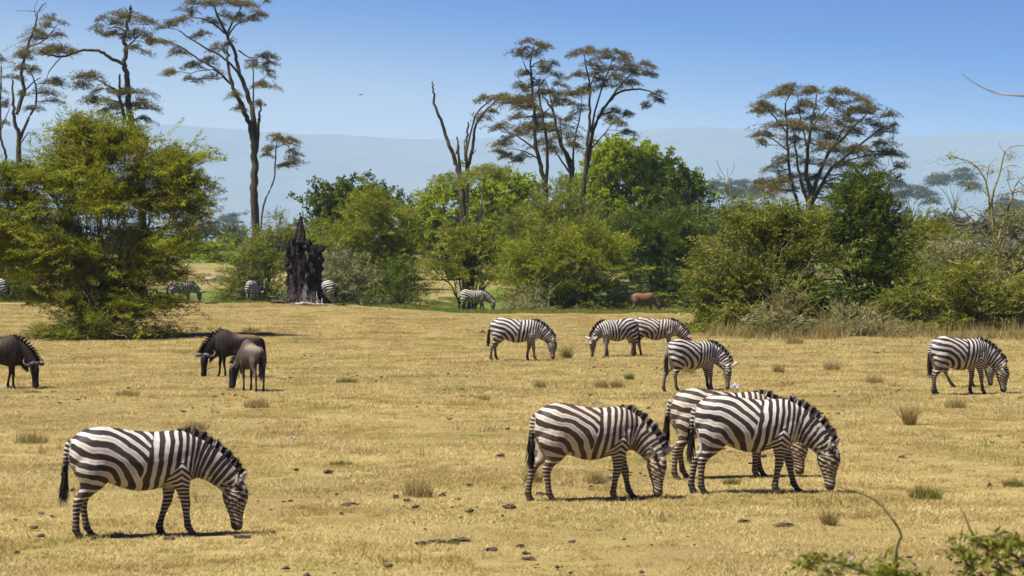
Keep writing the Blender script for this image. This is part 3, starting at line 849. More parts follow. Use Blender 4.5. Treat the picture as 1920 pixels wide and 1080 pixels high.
def leaf_tris(C, A, ra, rs, rn, per, leaf, wid, rng, up=.7, quad=False):
    """leaf sprays. C (n,3) centres, A (n,3) axes; each spray holds `per` leaves spread ra along the axis,
    rs sideways in the flat of the spray, rn across it. returns verts, faces(n-gon size), var"""
    n = len(C); A = unit(A)
    ra = np.broadcast_to(np.asarray(ra, float), (n,)); rs = np.broadcast_to(np.asarray(rs, float), (n,)); rn = np.broadcast_to(np.asarray(rn, float), (n,))
    S = unit(np.cross(A, np.array([0, 0, 1.0]) + rng.normal(size=(n, 3)) * .25))
    Nn = np.cross(S, A)
    C = np.repeat(C, per, 0); A = np.repeat(A, per, 0); S = np.repeat(S, per, 0); Nn = np.repeat(Nn, per, 0)
    ra = np.repeat(ra, per)[:, None]; rs = np.repeat(rs, per)[:, None]; rn = np.repeat(rn, per)[:, None]
    m = n * per
    t = rng.uniform(-1, 1, (m, 1)); u = rng.normal(size=(m, 1)) * .55 * (1.15 - .5 * np.abs(t)); w = rng.normal(size=(m, 1)) * .6
    P = C + A * ra * t + S * rs * u + Nn * rn * w
    D = unit(A * .8 + S * np.sign(u) * .8 + rng.normal(size=(m, 3)) * .45)
    Nl = unit(Nn * up + rng.normal(size=(m, 3)) * (1 - up * .55))
    W = unit(np.cross(D, Nl))
    L = leaf * rng.uniform(.6, 1.35, (m, 1)); Wd = wid * rng.uniform(.7, 1.3, (m, 1)) * .5
    if quad:
        v = np.stack([P - D * L * .5, P + W * Wd, P + D * L * .5, P - W * Wd], 1).reshape(-1, 3); k = 4
    else:
        v = np.stack([P - D * L * .5 - W * Wd, P - D * L * .5 + W * Wd, P + D * L * .5], 1).reshape(-1, 3); k = 3
    f = np.arange(m * k).reshape(-1, k)
    var = np.repeat(np.clip(np.repeat(rng.random(n), per) * .55 + rng.random(m) * .45, 0, 1), k)
    return v, f, var

def crown_obj(parts, mat, parent, name='crown'):
    k = parts[0][1].shape[1]
    off = 0; V, Fa, W = [], [], []
    for v, f, w in parts:
        V.append(v); Fa.append(f + off); W.append(w); off += len(v)
    me = mesh_np(name, np.concatenate(V), np.concatenate(Fa), k)
    attr(me, 'var', np.concatenate(W))
    o = link(name, me, mat, parent)
    return o

def tube_mesh(lines, sides=6, name='trunk'):
    """lines: list of (pts (n,3), radii (n,))"""
    V, Fa = [], []; off = 0
    for pts, rad in lines:
        pts = np.asarray(pts, float); rad = np.asarray(rad, float); n = len(pts)
        tan = unit(np.gradient(pts, axis=0))
        ref = np.where(np.abs(tan[:, 2:3]) > .9, np.array([[1.0, 0, 0]]), np.array([[0, 0, 1.0]]))
        a = unit(np.cross(tan, ref)); b = np.cross(tan, a)
        sd = sides if rad.max() > .05 else (4 if rad.max() > .02 else 3)
        th = np.linspace(0, 2 * np.pi, sd, endpoint=False)
        ring = pts[:, None] + rad[:, None, None] * (np.cos(th)[None, :, None] * a[:, None] + np.sin(th)[None, :, None] * b[:, None])
        V.append(ring.reshape(-1, 3))
        idx = np.arange(n * sd).reshape(n, sd)
        q = np.stack([idx[:-1], np.roll(idx[:-1], -1, 1), np.roll(idx[1:], -1, 1), idx[1:]], -1).reshape(-1, 4) + off
        Fa.append(q); off += n * sd
    me = mesh_np(name, np.concatenate(V), np.concatenate(Fa), 4)
    return me

def wobble(p0, p1, n, amp, rng, sag=0.0):
    """crooked limb between two points"""
    p0 = np.asarray(p0, float); p1 = np.asarray(p1, float)
    t = np.linspace(0, 1, n)[:, None]
    L = np.linalg.norm(p1 - p0)
    w = np.cumsum(rng.normal(size=(n, 3)), 0); w -= t * w[-1] + (1 - t) * w[0]
    p = p0 + (p1 - p0) * t + w * amp * L / math.sqrt(n)
    p[:, 2] += sag * L * 4 * (t[:, 0] * (1 - t[:, 0]))
    return p

def tree_root(name, label, cat, px, d, group=None):
    b = foot(px, d)
    r = empty(name, b)
    return tag(r, label, cat, group), np.array(b)

def traced_acacia(name, label, d, base_px, stems, pads, zoom, leafmat='canopy', bark='bark', depth=.6, seed=0, dens=1.0, leaf=(.19, .045), group=None, twigs=True, pad_grow=1.0, trunk_r=.30, thin=1.0):
    """a tall flat-topped tree: stems are polylines, pads the flat leafy layers, both given in the pixels of an enlarged view
    zoom = (x0, y0, factor); everything is built at the tree's own distance with its own depth"""
    rng = np.random.default_rng(seed)
    zx, zy, zf = zoom
    m = d / F                                         # metres per photograph pixel there
    r, base = tree_root(name, label, 'tree', base_px, d, group)
    def W(x, y, dy=0.0):
        p = at(zx + x / zf, zy + y / zf, d); return np.array((p.x, d + dy, p.z))
    xs = [q[0] for q in pads] or [0, 1]
    half = (max(xs) - min(xs)) / zf * m / 2
    lines, nodes, nrad = [], [], []
    main = True
    for st in stems:
        pts = st['p']; dy0 = st.get('dy', 0.0); dy1 = st.get('dy1', rng.uniform(-.6, .6) * half * .6)
        P = np.array([W(x, y, dy0 + (dy1 - dy0) * k / max(1, len(pts) - 1)) for k, (x, y) in enumerate(pts)])
        if st.get('root'):
            P = np.concatenate([[[P[0][0], P[0][1], base[2] - .3]], P]) if P[0][2] > base[2] + .1 else P
        rr = np.linspace(st['r'][0] * .72, st['r'][1] * .8, len(P))
        A = densify(np.concatenate([P, rr[:, None]], 1), 5)
        A[1:-1, :3] += rng.normal(size=(len(A) - 2, 3)) * rr.mean() * .25
        lines.append((A[:, :3] - base, A[:, 3])); nodes.append(A[:, :3]); nrad.append(A[:, 3])
    allp = np.concatenate(nodes); allr = np.concatenate(nrad)
    parts = []
    for (x, y, rx, ry) in pads:
        c0 = W(x, y)
        # hang the pad on the nearest limb as seen, then give it some depth from that limb
        dd = (np.hypot(allp[:, 0] - c0[0], allp[:, 2] - c0[2]) + np.maximum(0, allp[:, 2] - c0[2]) * 1.5)
        k = int(np.argmin(dd)); a = allp[k]
        Rr = rx / zf * m * pad_grow; Rz = max(ry / zf * m, .22)
        c = np.array((c0[0], a[1] + rng.uniform(-1, 1) * min(half * depth, 1.1 * Rr + .6), c0[2]))
        if np.linalg.norm(c - a) > .25:
            b = wobble(a, c - np.array((0, 0, Rz * .4)), 7, .10, rng, .06)
            lines.append((b - base, np.linspace(min(allr[k] * .55, .09), .022, 7)))
        n = max(7, int(23 * (Rr ** 1.5) * dens + 7))
        # each layer breaks up into a few ragged sub-layers
        ns = max(2, int(2 + 2.2 * Rr)); sa = rng.uniform(0, 2 * np.pi, ns); sr = np.sqrt(rng.random(ns)) * .95
        sub = np.stack([np.cos(sa) * sr * Rr, np.sin(sa) * sr * Rr, Rz * (.6 - 1.2 * sr ** 2 + rng.normal(size=ns) * .55)], 1)
        pk = rng.integers(ns, size=n)
        off = sub[pk] + rng.normal(size=(n, 3)) * np.array((.36 * Rr, .36 * Rr, .17 * Rz + .04))
        rad = np.minimum(np.hypot(off[:, 0], off[:, 1]) / Rr, 1.3); ang = np.arctan2(off[:, 1], off[:, 0])
        off[:, 2] -= .25 * Rz * rad ** 2
        C = c + off
        A = np.stack([np.cos(ang), np.sin(ang), -.25 - .25 * rad + rng.normal(size=n) * .2], 1)
        parts.append(leaf_tris(C - base, A, Rr * .26 + .28, .34, .10, int(38 * dens), leaf[0], leaf[1] * thin, rng, .4))
        if twigs:
            for q in range(0, n, 3):
                s = c + np.array((off[q, 0] * .15, off[q, 1] * .15, -Rz * .5))
                b = wobble(s, C[q], 4, .12, rng, .04)
                lines.append((b - base, np.array((.028, .022, .017, .012))))
            for q in range(max(3, n // 3)):           # thin drooping ends
                s = C[rng.integers(n)]; e = s + np.array((rng.normal() * .3, rng.normal() * .3, -rng.uniform(.2, .7) * (Rz + .35)))
                lines.append((wobble(s, e, 4, .15, rng) - base, np.array((.016, .013, .011, .008))))
    link('trunk', tube_mesh(lines), M[bark], r, smooth=True)
    if parts: crown_obj(parts, M[leafmat], r)
    return r

def bush(name, label, d, base_px, lobes, kind='acacia', mat='acacia', bark='barkyellow', seed=0, n=None, group=None, cat='bush', leaf=None, stems=26, per=26, depth=1.0, fill=1.0, flat=.45, stem_r=.05, hollow=.35, lean=0.0, skirt=True, clumpy=1.0, tier=1.0):
    """many-stemmed bush: lobes are ellipses (px, py, rx, ry) of the photograph, given real depth at distance d"""
    rng = np.random.default_rng(seed)
    m = d / F
    r, base = tree_root(name, label, cat, base_px, d, group)
    L = []
    for (x, y, rx, ry) in lobes:
        p = at(x, y, d); R = rx * m
        L.append((p.x, d + rng.uniform(-.35, .35) * R * depth, p.z, R, min(R, 1.3 * ry * m + .3) * depth, ry * m))
    if skirt:
        x0 = min(q[0] - q[3] * .8 for q in L); x1 = max(q[0] + q[3] * .8 for q in L); zt = max(q[2] + q[5] for q in L); hh = zt - base[2]
        for fx in (.22, .5, .78):
            R = (x1 - x0) * .24
            L.append((x0 + (x1 - x0) * fx, d + rng.uniform(-.3, .3) * R, base[2] + hh * .13, R, R * .9, hh * .15))
    L = np.array(L)
    vol = L[:, 3] * L[:, 5]
    area = vol.sum() * math.pi
    if kind == 'broad':
        leaf = leaf or (.235, .15); per = int(per * 1.4); sprays = n or int(area * 12 * fill)
    else:
        leaf = leaf or (.18, .04); per = int(per * 1.3); sprays = n or int(area * 30 * fill)
    k = rng.choice(len(L), sprays, p=vol / vol.sum())
    # leaves gather in clumps with gaps of shade between them
    ncl = max(10, int(area * (1.9 if kind != 'broad' else 1.5) * clumpy))
    kc = rng.choice(len(L), ncl, p=vol / vol.sum())
    vc = unit(rng.normal(size=(ncl, 3))); rc = (hollow + (1 - hollow) * rng.random(ncl) ** .45)
    own = rng.integers(ncl, size=sprays); k = kc[own]
    v = vc[own]; rad = rc[own][:, None]
    # uneven outline: the reach changes from side to side of every lobe
    out_cl = rng.random(ncl) < .14; rc = np.where(out_cl, rc * 1.13, rc); rad = rc[own][:, None]
    bump = np.array([mnoise.noise(Vector((float(a[0] * 2.3 + kk * 7.1), float(a[1] * 2.3), float(a[2] * 2.3 + seed)))) for a, kk in zip(v, k)])
    rad = rad * (1 + .38 * bump[:, None])
    cs = np.array((.42, .42, .13)) if kind != 'broad' else np.array((.48, .48, .26))
    spread = rng.normal(size=(sprays, 3)) * cs * (rng.uniform(.7, 1.5, ncl)[own] * math.sqrt(max(d, 100) / 140))[:, None]
    spread[:, 2] *= tier
    spread[:, 2] -= .35 * (spread[:, 0] ** 2 + spread[:, 1] ** 2)
    C = L[k, :3] + v * rad * L[k, 3:6] * .93 + spread
    loose = rng.random(sprays) < .12
    C[loose] += rng.normal(size=(loose.sum(), 3)) * .5
    zmin = ground_z(C[:, 0], C[:, 1]) + .12
    C[:, 2] = np.maximum(C[:, 2], zmin + rng.random(sprays) * .25)
    origin = np.array((base[0] + lean, base[1], base[2] + .25 * (L[:, 2].max() - base[2])))
    out = unit(C - origin)
    A = out * np.array([1, 1, flat]) + rng.normal(size=(sprays, 3)) * .35
    if kind == 'broad':
        parts = [leaf_tris(C - base, A, .34, .34, .20, per, leaf[0], leaf[1], rng, .35, True)]
    else:
        parts = [leaf_tris(C - base, A, .50, .26, .06, per, leaf[0], leaf[1], rng, .6)]
    lines = []
    # stems from the ground to the lobes, then lighter limbs and twigs that show between the leaves
    for i in range(stems):
        q = rng.integers(sprays)
        b0 = base + np.array((rng.normal() * .25, rng.normal() * .25, -.1))
        tgt = C[q]
        mid = b0 + (tgt - b0) * .5 + np.array((0, 0, .22 * np.linalg.norm(tgt - b0) * rng.uniform(.2, 1)))
        P = densify(np.array([b0, mid, tgt]), 6); P[1:-1] += rng.normal(size=(len(P) - 2, 3)) * .035 * np.linalg.norm(tgt - b0) * .3
        lines.append((P - base, np.linspace(stem_r, stem_r * .25, len(P))))
        for j in range(4):
            s = P[rng.integers(5, len(P) - 1)]; e = s + unit(tgt - b0 + rng.normal(size=3) * 1.2) * rng.uniform(.6, 1.5)
            lines.append((wobble(s, e, 5, .12, rng) - base, np.linspace(stem_r * .4, .010, 5)))
    link('trunk', tube_mesh(lines), M[bark], r, smooth=True)
    crown_obj(parts, M[mat], r)
    return r

# ---- tall yellow-barked acacias at the back, over the great bush
Z1 = (0, 0, 3.177)
traced_acacia('acacia_tree', 'tallest acacia with forked trunk and wide airy layered crown', 255, 483, [
    dict(p=[(1517, 1300), (1515, 1080), (1520, 900), (1500, 780), (1480, 720), (1430, 600), (1390, 520), (1362, 400), (1355, 300)], r=(.62, .12), root=True, dy1=-.6),
    dict(p=[(1512, 860), (1515, 780), (1500, 650), (1460, 520), (1420, 420), (1400, 330), (1350, 210), (1290, 90), (1275, 40)], r=(.42, .10), dy1=.5),
    dict(p=[(1350, 210), (1390, 120), (1430, 60), (1445, 10)], r=(.16, .06)),
    dict(p=[(1345, 200), (1270, 140), (1200, 110), (1130, 100)], r=(.15, .05)),
    dict(p=[(1425, 440), (1340, 350), (1230, 290), (1130, 225), (1070, 185)], r=(.17, .06)),
    dict(p=[(1375, 500), (1280, 410), (1180, 350), (1060, 270), (960, 230)], r=(.17, .05)),
    dict(p=[(1510, 640), (1505, 500), (1497, 350)], r=(.13, .05)),
    dict(p=[(1420, 300), (1480, 340), (1540, 330)], r=(.10, .04)),
    dict(p=[(1500, 520), (1540, 505), (1600, 515)], r=(.08, .04)),
    dict(p=[(1525, 900), (1540, 740), (1548, 700), (1557, 628)], r=(.30, .10), dy1=-.4),
    dict(p=[(1360, 215), (1400, 160), (1480, 110), (1530, 90)], r=(.12, .05)),
], [(1150, 12, 60, 18), (1250, 18, 70, 18), (1350, 8, 80, 16), (1450, 25, 70, 18), (1540, 75, 48, 18), (1520, 125, 50, 16), (1430, 110, 46, 22), (1590, 8, 30, 12),
    (1080, 110, 70, 18), (1010, 165, 55, 18), (930, 235, 62, 16), (1060, 295, 66, 22), (1130, 62, 55, 16), (1200, 205, 60, 18), (1290, 270, 55, 26), (1320, 80, 60, 18),
    (1045, 430, 60, 26), (1145, 385, 66, 20), (1235, 365, 55, 20), (1150, 465, 40, 18), (1285, 440, 52, 20), (1570, 335, 66, 12), (1605, 365, 40, 12), (1530, 390, 56, 14),
    (1592, 430, 44, 18), (1580, 520, 72, 16), (1550, 622, 36, 9), (1408, 575, 46, 11), (1425, 645, 38, 18), (1250, 130, 60, 18), (1380, 250, 40, 18)], Z1, seed=31)
traced_acacia('acacia_sapling', 'slim young acacia with umbrella top leaning from the tallest trunk', 250, 490, [
    dict(p=[(1560, 1280), (1630, 1080), (1640, 960), (1650, 850)], r=(.14, .07), root=True),
    dict(p=[(1650, 880), (1700, 860), (1740, 900)], r=(.06, .03)),
], [(1660, 828, 78, 14), (1730, 850, 60, 16), (1620, 880, 44, 18), (1750, 910, 50, 22), (1720, 985, 60, 22), (1760, 970, 36, 20), (1600, 920, 24, 14)], Z1, seed=32)
traced_acacia('acacia_tree', 'crooked acacia with small umbrella top and one long drooping side limb', 225, 262, [
    dict(p=[(850, 1200), (838, 960), (825, 870), (790, 760), (765, 640), (760, 500), (745, 400), (735, 380), (750, 300), (735, 230), (760, 150), (775, 70), (774, 34)], r=(.5, .12), root=True, dy1=.3),
    dict(p=[(790, 800), (740, 680), (716, 560), (720, 445)], r=(.28, .10), dy1=-.5),
    dict(p=[(735, 382), (660, 345), (590, 305), (480, 305), (380, 340), (300, 330), (255, 308)], r=(.22, .08), dy1=-1.0),
    dict(p=[(360, 345), (300, 430), (288, 500)], r=(.07, .03)),
    dict(p=[(745, 560), (660, 520), (590, 480), (520, 455)], r=(.14, .04), dy1=1.0),
    dict(p=[(755, 190), (690, 160), (630, 170)], r=(.10, .04)),
    dict(p=[(750, 290), (800, 230), (850, 180)], r=(.10, .04)),
], [(735, 88, 110, 26), (640, 130, 66, 30), (580, 180, 44, 24), (840, 120, 60, 34), (690, 190, 70, 20), (870, 190, 40, 30), (800, 215, 66, 22), (835, 280, 60, 24), (890, 240, 36, 18),
    (365, 290, 76, 18), (285, 300, 80, 22), (430, 310, 34, 12), (540, 440, 96, 18), (470, 490, 66, 22), (620, 515, 56, 16), (770, 545, 96, 22), (800, 600, 105, 30), (700, 640, 60, 22),
    (560, 605, 100, 22), (860, 640, 56, 20), (850, 700, 46, 14), (640, 680, 70, 22), (330, 500, 50, 22)], Z1, seed=33)
traced_acacia('acacia_tree', 'many-limbed acacia with bare twiggy top rising behind the feathery bush', 262, 36, [
    dict(p=[(118, 1300), (115, 940), (115, 820), (95, 720), (88, 600), (85, 480)], r=(.50, .10), root=True, dy1=-.8),
    dict(p=[(98, 680), (140, 540), (125, 430), (160, 280), (200, 160), (218, 70), (265, 10)], r=(.30, .05), dy1=.8),
    dict(p=[(120, 830), (170, 700), (210, 610), (200, 480), (160, 400)], r=(.22, .06)),
    dict(p=[(130, 560), (190, 490), (235, 460)], r=(.12, .05)), dict(p=[(165, 280), (250, 250), (320, 180), (350, 140)], r=(.11, .04)),
    dict(p=[(220, 75), (260, 60), (290, 30)], r=(.05, .02)), dict(p=[(218, 68), (170, 66), (95, 66)], r=(.05, .02)), dict(p=[(212, 100), (205, 40), (225, 0)], r=(.05, .02)),
    dict(p=[(125, 850), (180, 790), (190, 880)], r=(.08, .04)),
], [(345, 125, 66, 10), (300, 155, 56, 16), (372, 200, 48, 14), (250, 215, 100, 22), (190, 300, 90, 22), (110, 335, 60, 22), (320, 290, 70, 18), (130, 400, 76, 22), (60, 455, 56, 14),
    (330, 490, 62, 22), (250, 535, 76, 28), (300, 590, 56, 22), (180, 640, 56, 18), (210, 180, 60, 16), (200, 410, 60, 20), (120, 560, 40, 16)], Z1, seed=34, dens=.85)
traced_acacia('acacia_tree', 'thin acacia cut by the edge of the picture above the feathery bush', 300, 8, [
    dict(p=[(50, 1250), (38, 1000), (28, 900), (4, 800), (5, 600), (8, 400)], r=(.32, .08), root=True),
    dict(p=[(4, 780), (40, 690), (60, 640)], r=(.1, .04)),
], [(12, 350, 40, 16), (40, 630, 50, 22), (5, 520, 40, 18), (-30, 420, 60, 20), (-40, 580, 60, 22), (30, 730, 36, 16)], Z1, seed=35, dens=.85)

# ---- trees of the middle and the right
Z4 = (780, 60, 2.7)
traced_acacia('dead_tree', 'bare dead tree with broken black trunks and one leafy arching limb', 215, 872, [
    dict(p=[(245, 1150), (240, 930), (225, 780), (205, 680), (180, 600), (130, 470), (95, 360), (88, 290), (84, 250)], r=(.42, .06), root=True, dy1=.2),
    dict(p=[(232, 800), (222, 700), (217, 600), (206, 533)], r=(.26, .05), dy1=-.5),
    dict(p=[(255, 860), (258, 730), (255, 600), (260, 520), (264, 455)], r=(.26, .08), dy1=.3), dict(p=[(258, 720), (290, 560), (300, 480), (340, 410), (400, 352), (460, 330)], r=(.20, .06), dy1=.5),
    dict(p=[(258, 600), (300, 430), (350, 370), (390, 340)], r=(.12, .05), dy1=-.6), dict(p=[(248, 650), (243, 545)], r=(.10, .04)), dict(p=[(272, 670), (285, 620), (306, 594)], r=(.11, .03)),
    dict(p=[(205, 620), (213, 560), (208, 530)], r=(.12, .05)),
], [(430, 333, 90, 12), (510, 350, 80, 18), (560, 375, 50, 16), (342, 343, 30, 8), (335, 425, 36, 10), (380, 400, 20, 8)], Z4, seed=36, leafmat='canopy')
traced_acacia('acacia_sapling', 'small flat acacia on a pale split trunk beside the dead tree', 205, 901, [
    dict(p=[(325, 1100), (326, 930), (332, 850), (350, 740)], r=(.24, .07), root=True), dict(p=[(340, 800), (300, 760), (270, 730)], r=(.07, .03)),
], [(350, 695, 80, 16), (300, 715, 60, 16), (400, 720, 56, 18), (345, 745, 60, 16), (180, 735, 70, 16), (430, 700, 40, 14), (240, 760, 60, 18)], Z4, seed=37, leafmat='acacia', bark='barkgrey')
traced_acacia('acacia_tree', 'slender acacia of many stacked layers at the middle, narrow pointed top', 235, 1022, [
    dict(p=[(668, 1150), (660, 900), (650, 760), (625, 660), (605, 530), (600, 400), (585, 260), (580, 150), (595, 70)], r=(.45, .05), root=True, dy1=.4),
    dict(p=[(655, 800), (665, 600), (645, 450), (622, 300), (650, 240)], r=(.24, .06), dy1=-.7),
    dict(p=[(600, 240), (560, 190), (530, 110)], r=(.10, .03)), dict(p=[(580, 180), (620, 150), (680, 145)], r=(.08, .03)), dict(p=[(610, 600), (560, 560), (500, 520), (430, 500)], r=(.13, .04)),
    dict(p=[(615, 640), (540, 600), (460, 590)], r=(.10, .03)), dict(p=[(602, 420), (660, 400), (720, 330)], r=(.09, .03)),
], [(590, 52, 50, 8), (645, 72, 40, 8), (525, 106, 38, 10), (560, 72, 34, 8), (610, 100, 34, 8), (690, 150, 26, 7), (560, 205, 44, 14), (640, 178, 52, 16), (690, 208, 44, 22), (525, 275, 46, 14),
    (590, 265, 56, 16), (722, 265, 30, 16), (640, 305, 62, 14), (555, 372, 66, 16), (520, 430, 44, 10), (650, 425, 70, 14), (600, 480, 110, 16), (435, 478, 66, 16), (430, 560, 60, 24), (420, 600, 40, 10),
    (510, 520, 62, 16), (540, 640, 50, 22), (480, 630, 44, 14), (600, 330, 60, 14)], Z4, seed=38)
traced_acacia('acacia_tree', 'acacia with dark leaning limbs between the slender and the spreading one', 245, 1066, [
    dict(p=[(775, 1150), (770, 860), (790, 690), (750, 600), (715, 500), (690, 400), (640, 320)], r=(.5, .08), root=True, dy1=.5),
    dict(p=[(785, 720), (735, 650), (690, 580)], r=(.16, .06)), dict(p=[(780, 700), (740, 560), (730, 440)], r=(.18, .05), dy1=-.6), dict(p=[(795, 680), (800, 560), (830, 430), (840, 350)], r=(.16, .05)),
    dict(p=[(700, 420), (680, 330), (655, 240)], r=(.12, .04)),
], [(690, 300, 56, 14), (780, 315, 60, 12), (760, 358, 50, 18), (830, 300, 44, 14), (700, 490, 120, 18), (750, 530, 76, 18), (790, 570, 50, 20), (700, 350, 50, 14), (840, 380, 36, 18), (700, 600, 60, 18), (780, 440, 44, 14), (650, 560, 60, 18)], Z4, seed=39)
traced_acacia('acacia_tree', 'acacia with upswept forked limbs spreading over the round bright green tree', 250, 1090, [
    dict(p=[(835, 1150), (835, 940), (842, 820), (860, 680), (870, 560), (880, 400), (872, 250), (852, 120)], r=(.5, .06), root=True, dy1=-.5),
    dict(p=[(858, 720), (885, 560), (905, 480), (960, 370), (1040, 300), (1130, 290), (1195, 305), (1215, 345)], r=(.30, .04), dy1=.6),
    dict(p=[(888, 540), (905, 400), (950, 260), (1000, 130)], r=(.17, .05), dy1=-.9), dict(p=[(880, 600), (940, 530), (990, 470)], r=(.13, .04)), dict(p=[(905, 470), (990, 330), (1080, 220), (1150, 160)], r=(.16, .04), dy1=.3),
    dict(p=[(872, 300), (910, 200), (930, 120)], r=(.10, .03)), dict(p=[(960, 250), (1020, 180), (1060, 130)], r=(.09, .03)), dict(p=[(1195, 305), (1250, 330)], r=(.05, .03)),
], [(825, 105, 44, 8), (885, 98, 56, 10), (1000, 98, 56, 10), (955, 128, 56, 10), (1055, 130, 46, 10), (1155, 160, 46, 8), (1150, 210, 50, 12), (1100, 190, 56, 14), (1045, 165, 56, 14), (880, 165, 56, 14),
    (820, 220, 40, 11), (930, 200, 46, 14), (1010, 230, 56, 14), (1085, 262, 62, 12), (975, 272, 56, 14), (880, 290, 56, 14), (1225, 308, 36, 9), (1225, 335, 28, 9), (1188, 368, 24, 20), (1000, 400, 52, 14),
    (1062, 414, 44, 9), (1030, 460, 46, 12), (1065, 510, 40, 9), (980, 435, 40, 14), (910, 240, 46, 14), (1010, 190, 50, 12)], Z4, seed=40)
Z5 = (1280, 120, 2.0)
traced_acacia('acacia_tree', 'broad domed acacia standing alone against the hills, many rising limbs', 265, 1516, [
    dict(p=[(478, 800), (478, 560), (478, 480), (462, 400), (470, 300), (490, 200), (502, 112)], r=(.6, .07), root=True, dy1=-.6),
    dict(p=[(482, 500), (540, 350), (620, 260), (700, 180)], r=(.30, .06), dy1=.8), dict(p=[(485, 520), (560, 390), (680, 290), (765, 225)], r=(.28, .06), dy1=-1.2), dict(p=[(470, 520), (440, 420), (430, 330), (420, 240)], r=(.26, .06), dy1=1.2),
    dict(p=[(476, 620), (430, 520), (404, 420), (392, 300), (388, 230), (384, 150), (410, 100)], r=(.30, .05), dy1=-1.0), dict(p=[(392, 260), (340, 190), (300, 150)], r=(.13, .04)), dict(p=[(480, 240), (540, 170), (580, 115)], r=(.12, .04)),
    dict(p=[(560, 320), (620, 210), (650, 140)], r=(.12, .04)), dict(p=[(400, 330), (340, 280), (300, 260)], r=(.11, .04)), dict(p=[(600, 370), (700, 340), (790, 340)], r=(.12, .04)), dict(p=[(470, 320), (440, 200), (430, 110)], r=(.12, .04)),
], [(300, 150, 46, 13), (350, 118, 50, 10), (415, 94, 52, 9), (490, 96, 58, 9), (570, 108, 52, 9), (640, 134, 50, 10), (705, 160, 46, 10), (772, 190, 36, 10), (792, 240, 22, 22), (280, 178, 26, 10), (345, 170, 50, 11),
    (450, 145, 58, 13), (540, 155, 58, 13), (620, 188, 50, 13), (700, 220, 50, 14), (390, 230, 90, 14), (470, 238, 80, 12), (320, 262, 46, 11), (296, 300, 26, 14), (555, 270, 60, 13), (640, 250, 60, 14), (745, 250, 40, 14),
    (560, 320, 60, 14), (640, 322, 66, 14), (720, 320, 66, 14), (785, 330, 54, 13), (815, 378, 36, 20), (705, 370, 58, 18), (610, 370, 60, 18), (350, 398, 40, 14), (360, 440, 56, 18), (440, 420, 40, 14), (520, 420, 50, 14),
    (500, 200, 60, 12), (580, 220, 60, 13), (420, 290, 50, 12), (500, 300, 60, 12), (660, 180, 46, 12), (420, 180, 46, 12), (640, 420, 60, 18), (760, 290, 40, 12), (330, 470, 60, 20), (450, 470, 60, 18), (560, 450, 66, 20), (690, 440, 66, 20), (770, 430, 50, 20), (835, 430, 36, 20), (400, 360, 50, 16), (500, 370, 60, 16), (290, 440, 36, 16), (600, 500, 70, 22), (720, 490, 60, 20)], Z5, seed=41, leaf=(.20, .048), dens=1.05)
traced_acacia('thorn_tree', 'leafless yellow thorn tree standing up out of the grey bushes', 132, 1868, [
    dict(p=[(1182, 900), (1180, 720), (1165, 640), (1155, 540), (1140, 440), (1090, 370), (990, 340)], r=(.15, .025), root=True, dy1=.4),
    dict(p=[(1166, 620), (1160, 500), (1190, 400), (1210, 320), (1285, 306)], r=(.10, .02), dy1=-.4), dict(p=[(1176, 680), (1230, 520), (1262, 440), (1330, 400)], r=(.09, .02), dy1=.5), dict(p=[(1180, 700), (1140, 650), (1060, 560), (990, 520)], r=(.07, .02)),
    dict(p=[(1185, 690), (1220, 640), (1300, 630)], r=(.06, .02)), dict(p=[(1150, 500), (1100, 450), (1050, 440)], r=(.04, .012)), dict(p=[(1140, 440), (1150, 380), (1180, 350)], r=(.035, .012)), dict(p=[(1100, 380), (1060, 370), (980, 380)], r=(.03, .012)),
    dict(p=[(1190, 400), (1230, 380), (1270, 390)], r=(.035, .012)), dict(p=[(1205, 330), (1190, 300), (1200, 290)], r=(.025, .01)), dict(p=[(1240, 500), (1220, 430), (1230, 400)], r=(.03, .01)), dict(p=[(1090, 590), (1040, 600), (960, 560)], r=(.03, .012)),
    dict(p=[(1170, 700), (1130, 690), (1100, 700)], r=(.04, .012)), dict(p=[(1060, 370), (1020, 345), (960, 360)], r=(.025, .01)), dict(p=[(1260, 440), (1300, 470), (1340, 470)], r=(.03, .01)),
], [(1010, 345, 40, 10), (1080, 375, 40, 10), (1150, 400, 40, 12), (1230, 330, 40, 10), (1240, 420, 40, 12), (1060, 450, 40, 10), (1020, 540, 50, 14), (1280, 480, 50, 14), (1200, 480, 40, 12), (1120, 560, 50, 12)], Z5, seed=42, leafmat='grey', bark='barkyellow', dens=.35, leaf=(.12, .025))

# ---- hazy trees far out on the plain
def far_tree(px, py_top, w, d, label, seed, lean=0):
    rng = np.random.default_rng(seed)
    k = 1.0; stems = [dict(p=[(0, 60 + 30), (2, 30), (-6 + lean, 0), (-8 + lean, -30)], r=(.5, .1), root=True)]
    pads = []
    for i in range(9):
        a = rng.uniform(-1, 1); pads.append((a * w * .5, -34 + 22 * a * a + rng.uniform(-6, 14), w * .22, 5))
        stems.append(dict(p=[(0, 40), (a * w * .2, 10), (a * w * .45, -22 + 20 * a * a)], r=(.22, .06)))
    return traced_acacia('acacia_tree', label, d, px, stems, pads, (px, py_top + 38, 1.0), leafmat='far', bark='bark', seed=seed, leaf=(.9, .26), dens=.42, twigs=False, group='hazy acacias far out on the plain')
far_tree(1352, 336, 66, 1750, 'hazy far acacia with pale forked trunk just past the dark middle bushes', 51)
far_tree(1392, 342, 60, 1900, 'hazy far acacia in the gap beside the domed acacia', 52)
far_tree(1708, 342, 86, 1600, 'hazy far flat-topped acacia between the domed acacia and the thorn tree', 53)
far_tree(1788, 318, 84, 1850, 'hazy far acacia seen through the bare thorn tree', 54)
far_tree(1440, 330, 60, 1800, 'hazy far acacia behind the trunks of the domed acacia', 55)
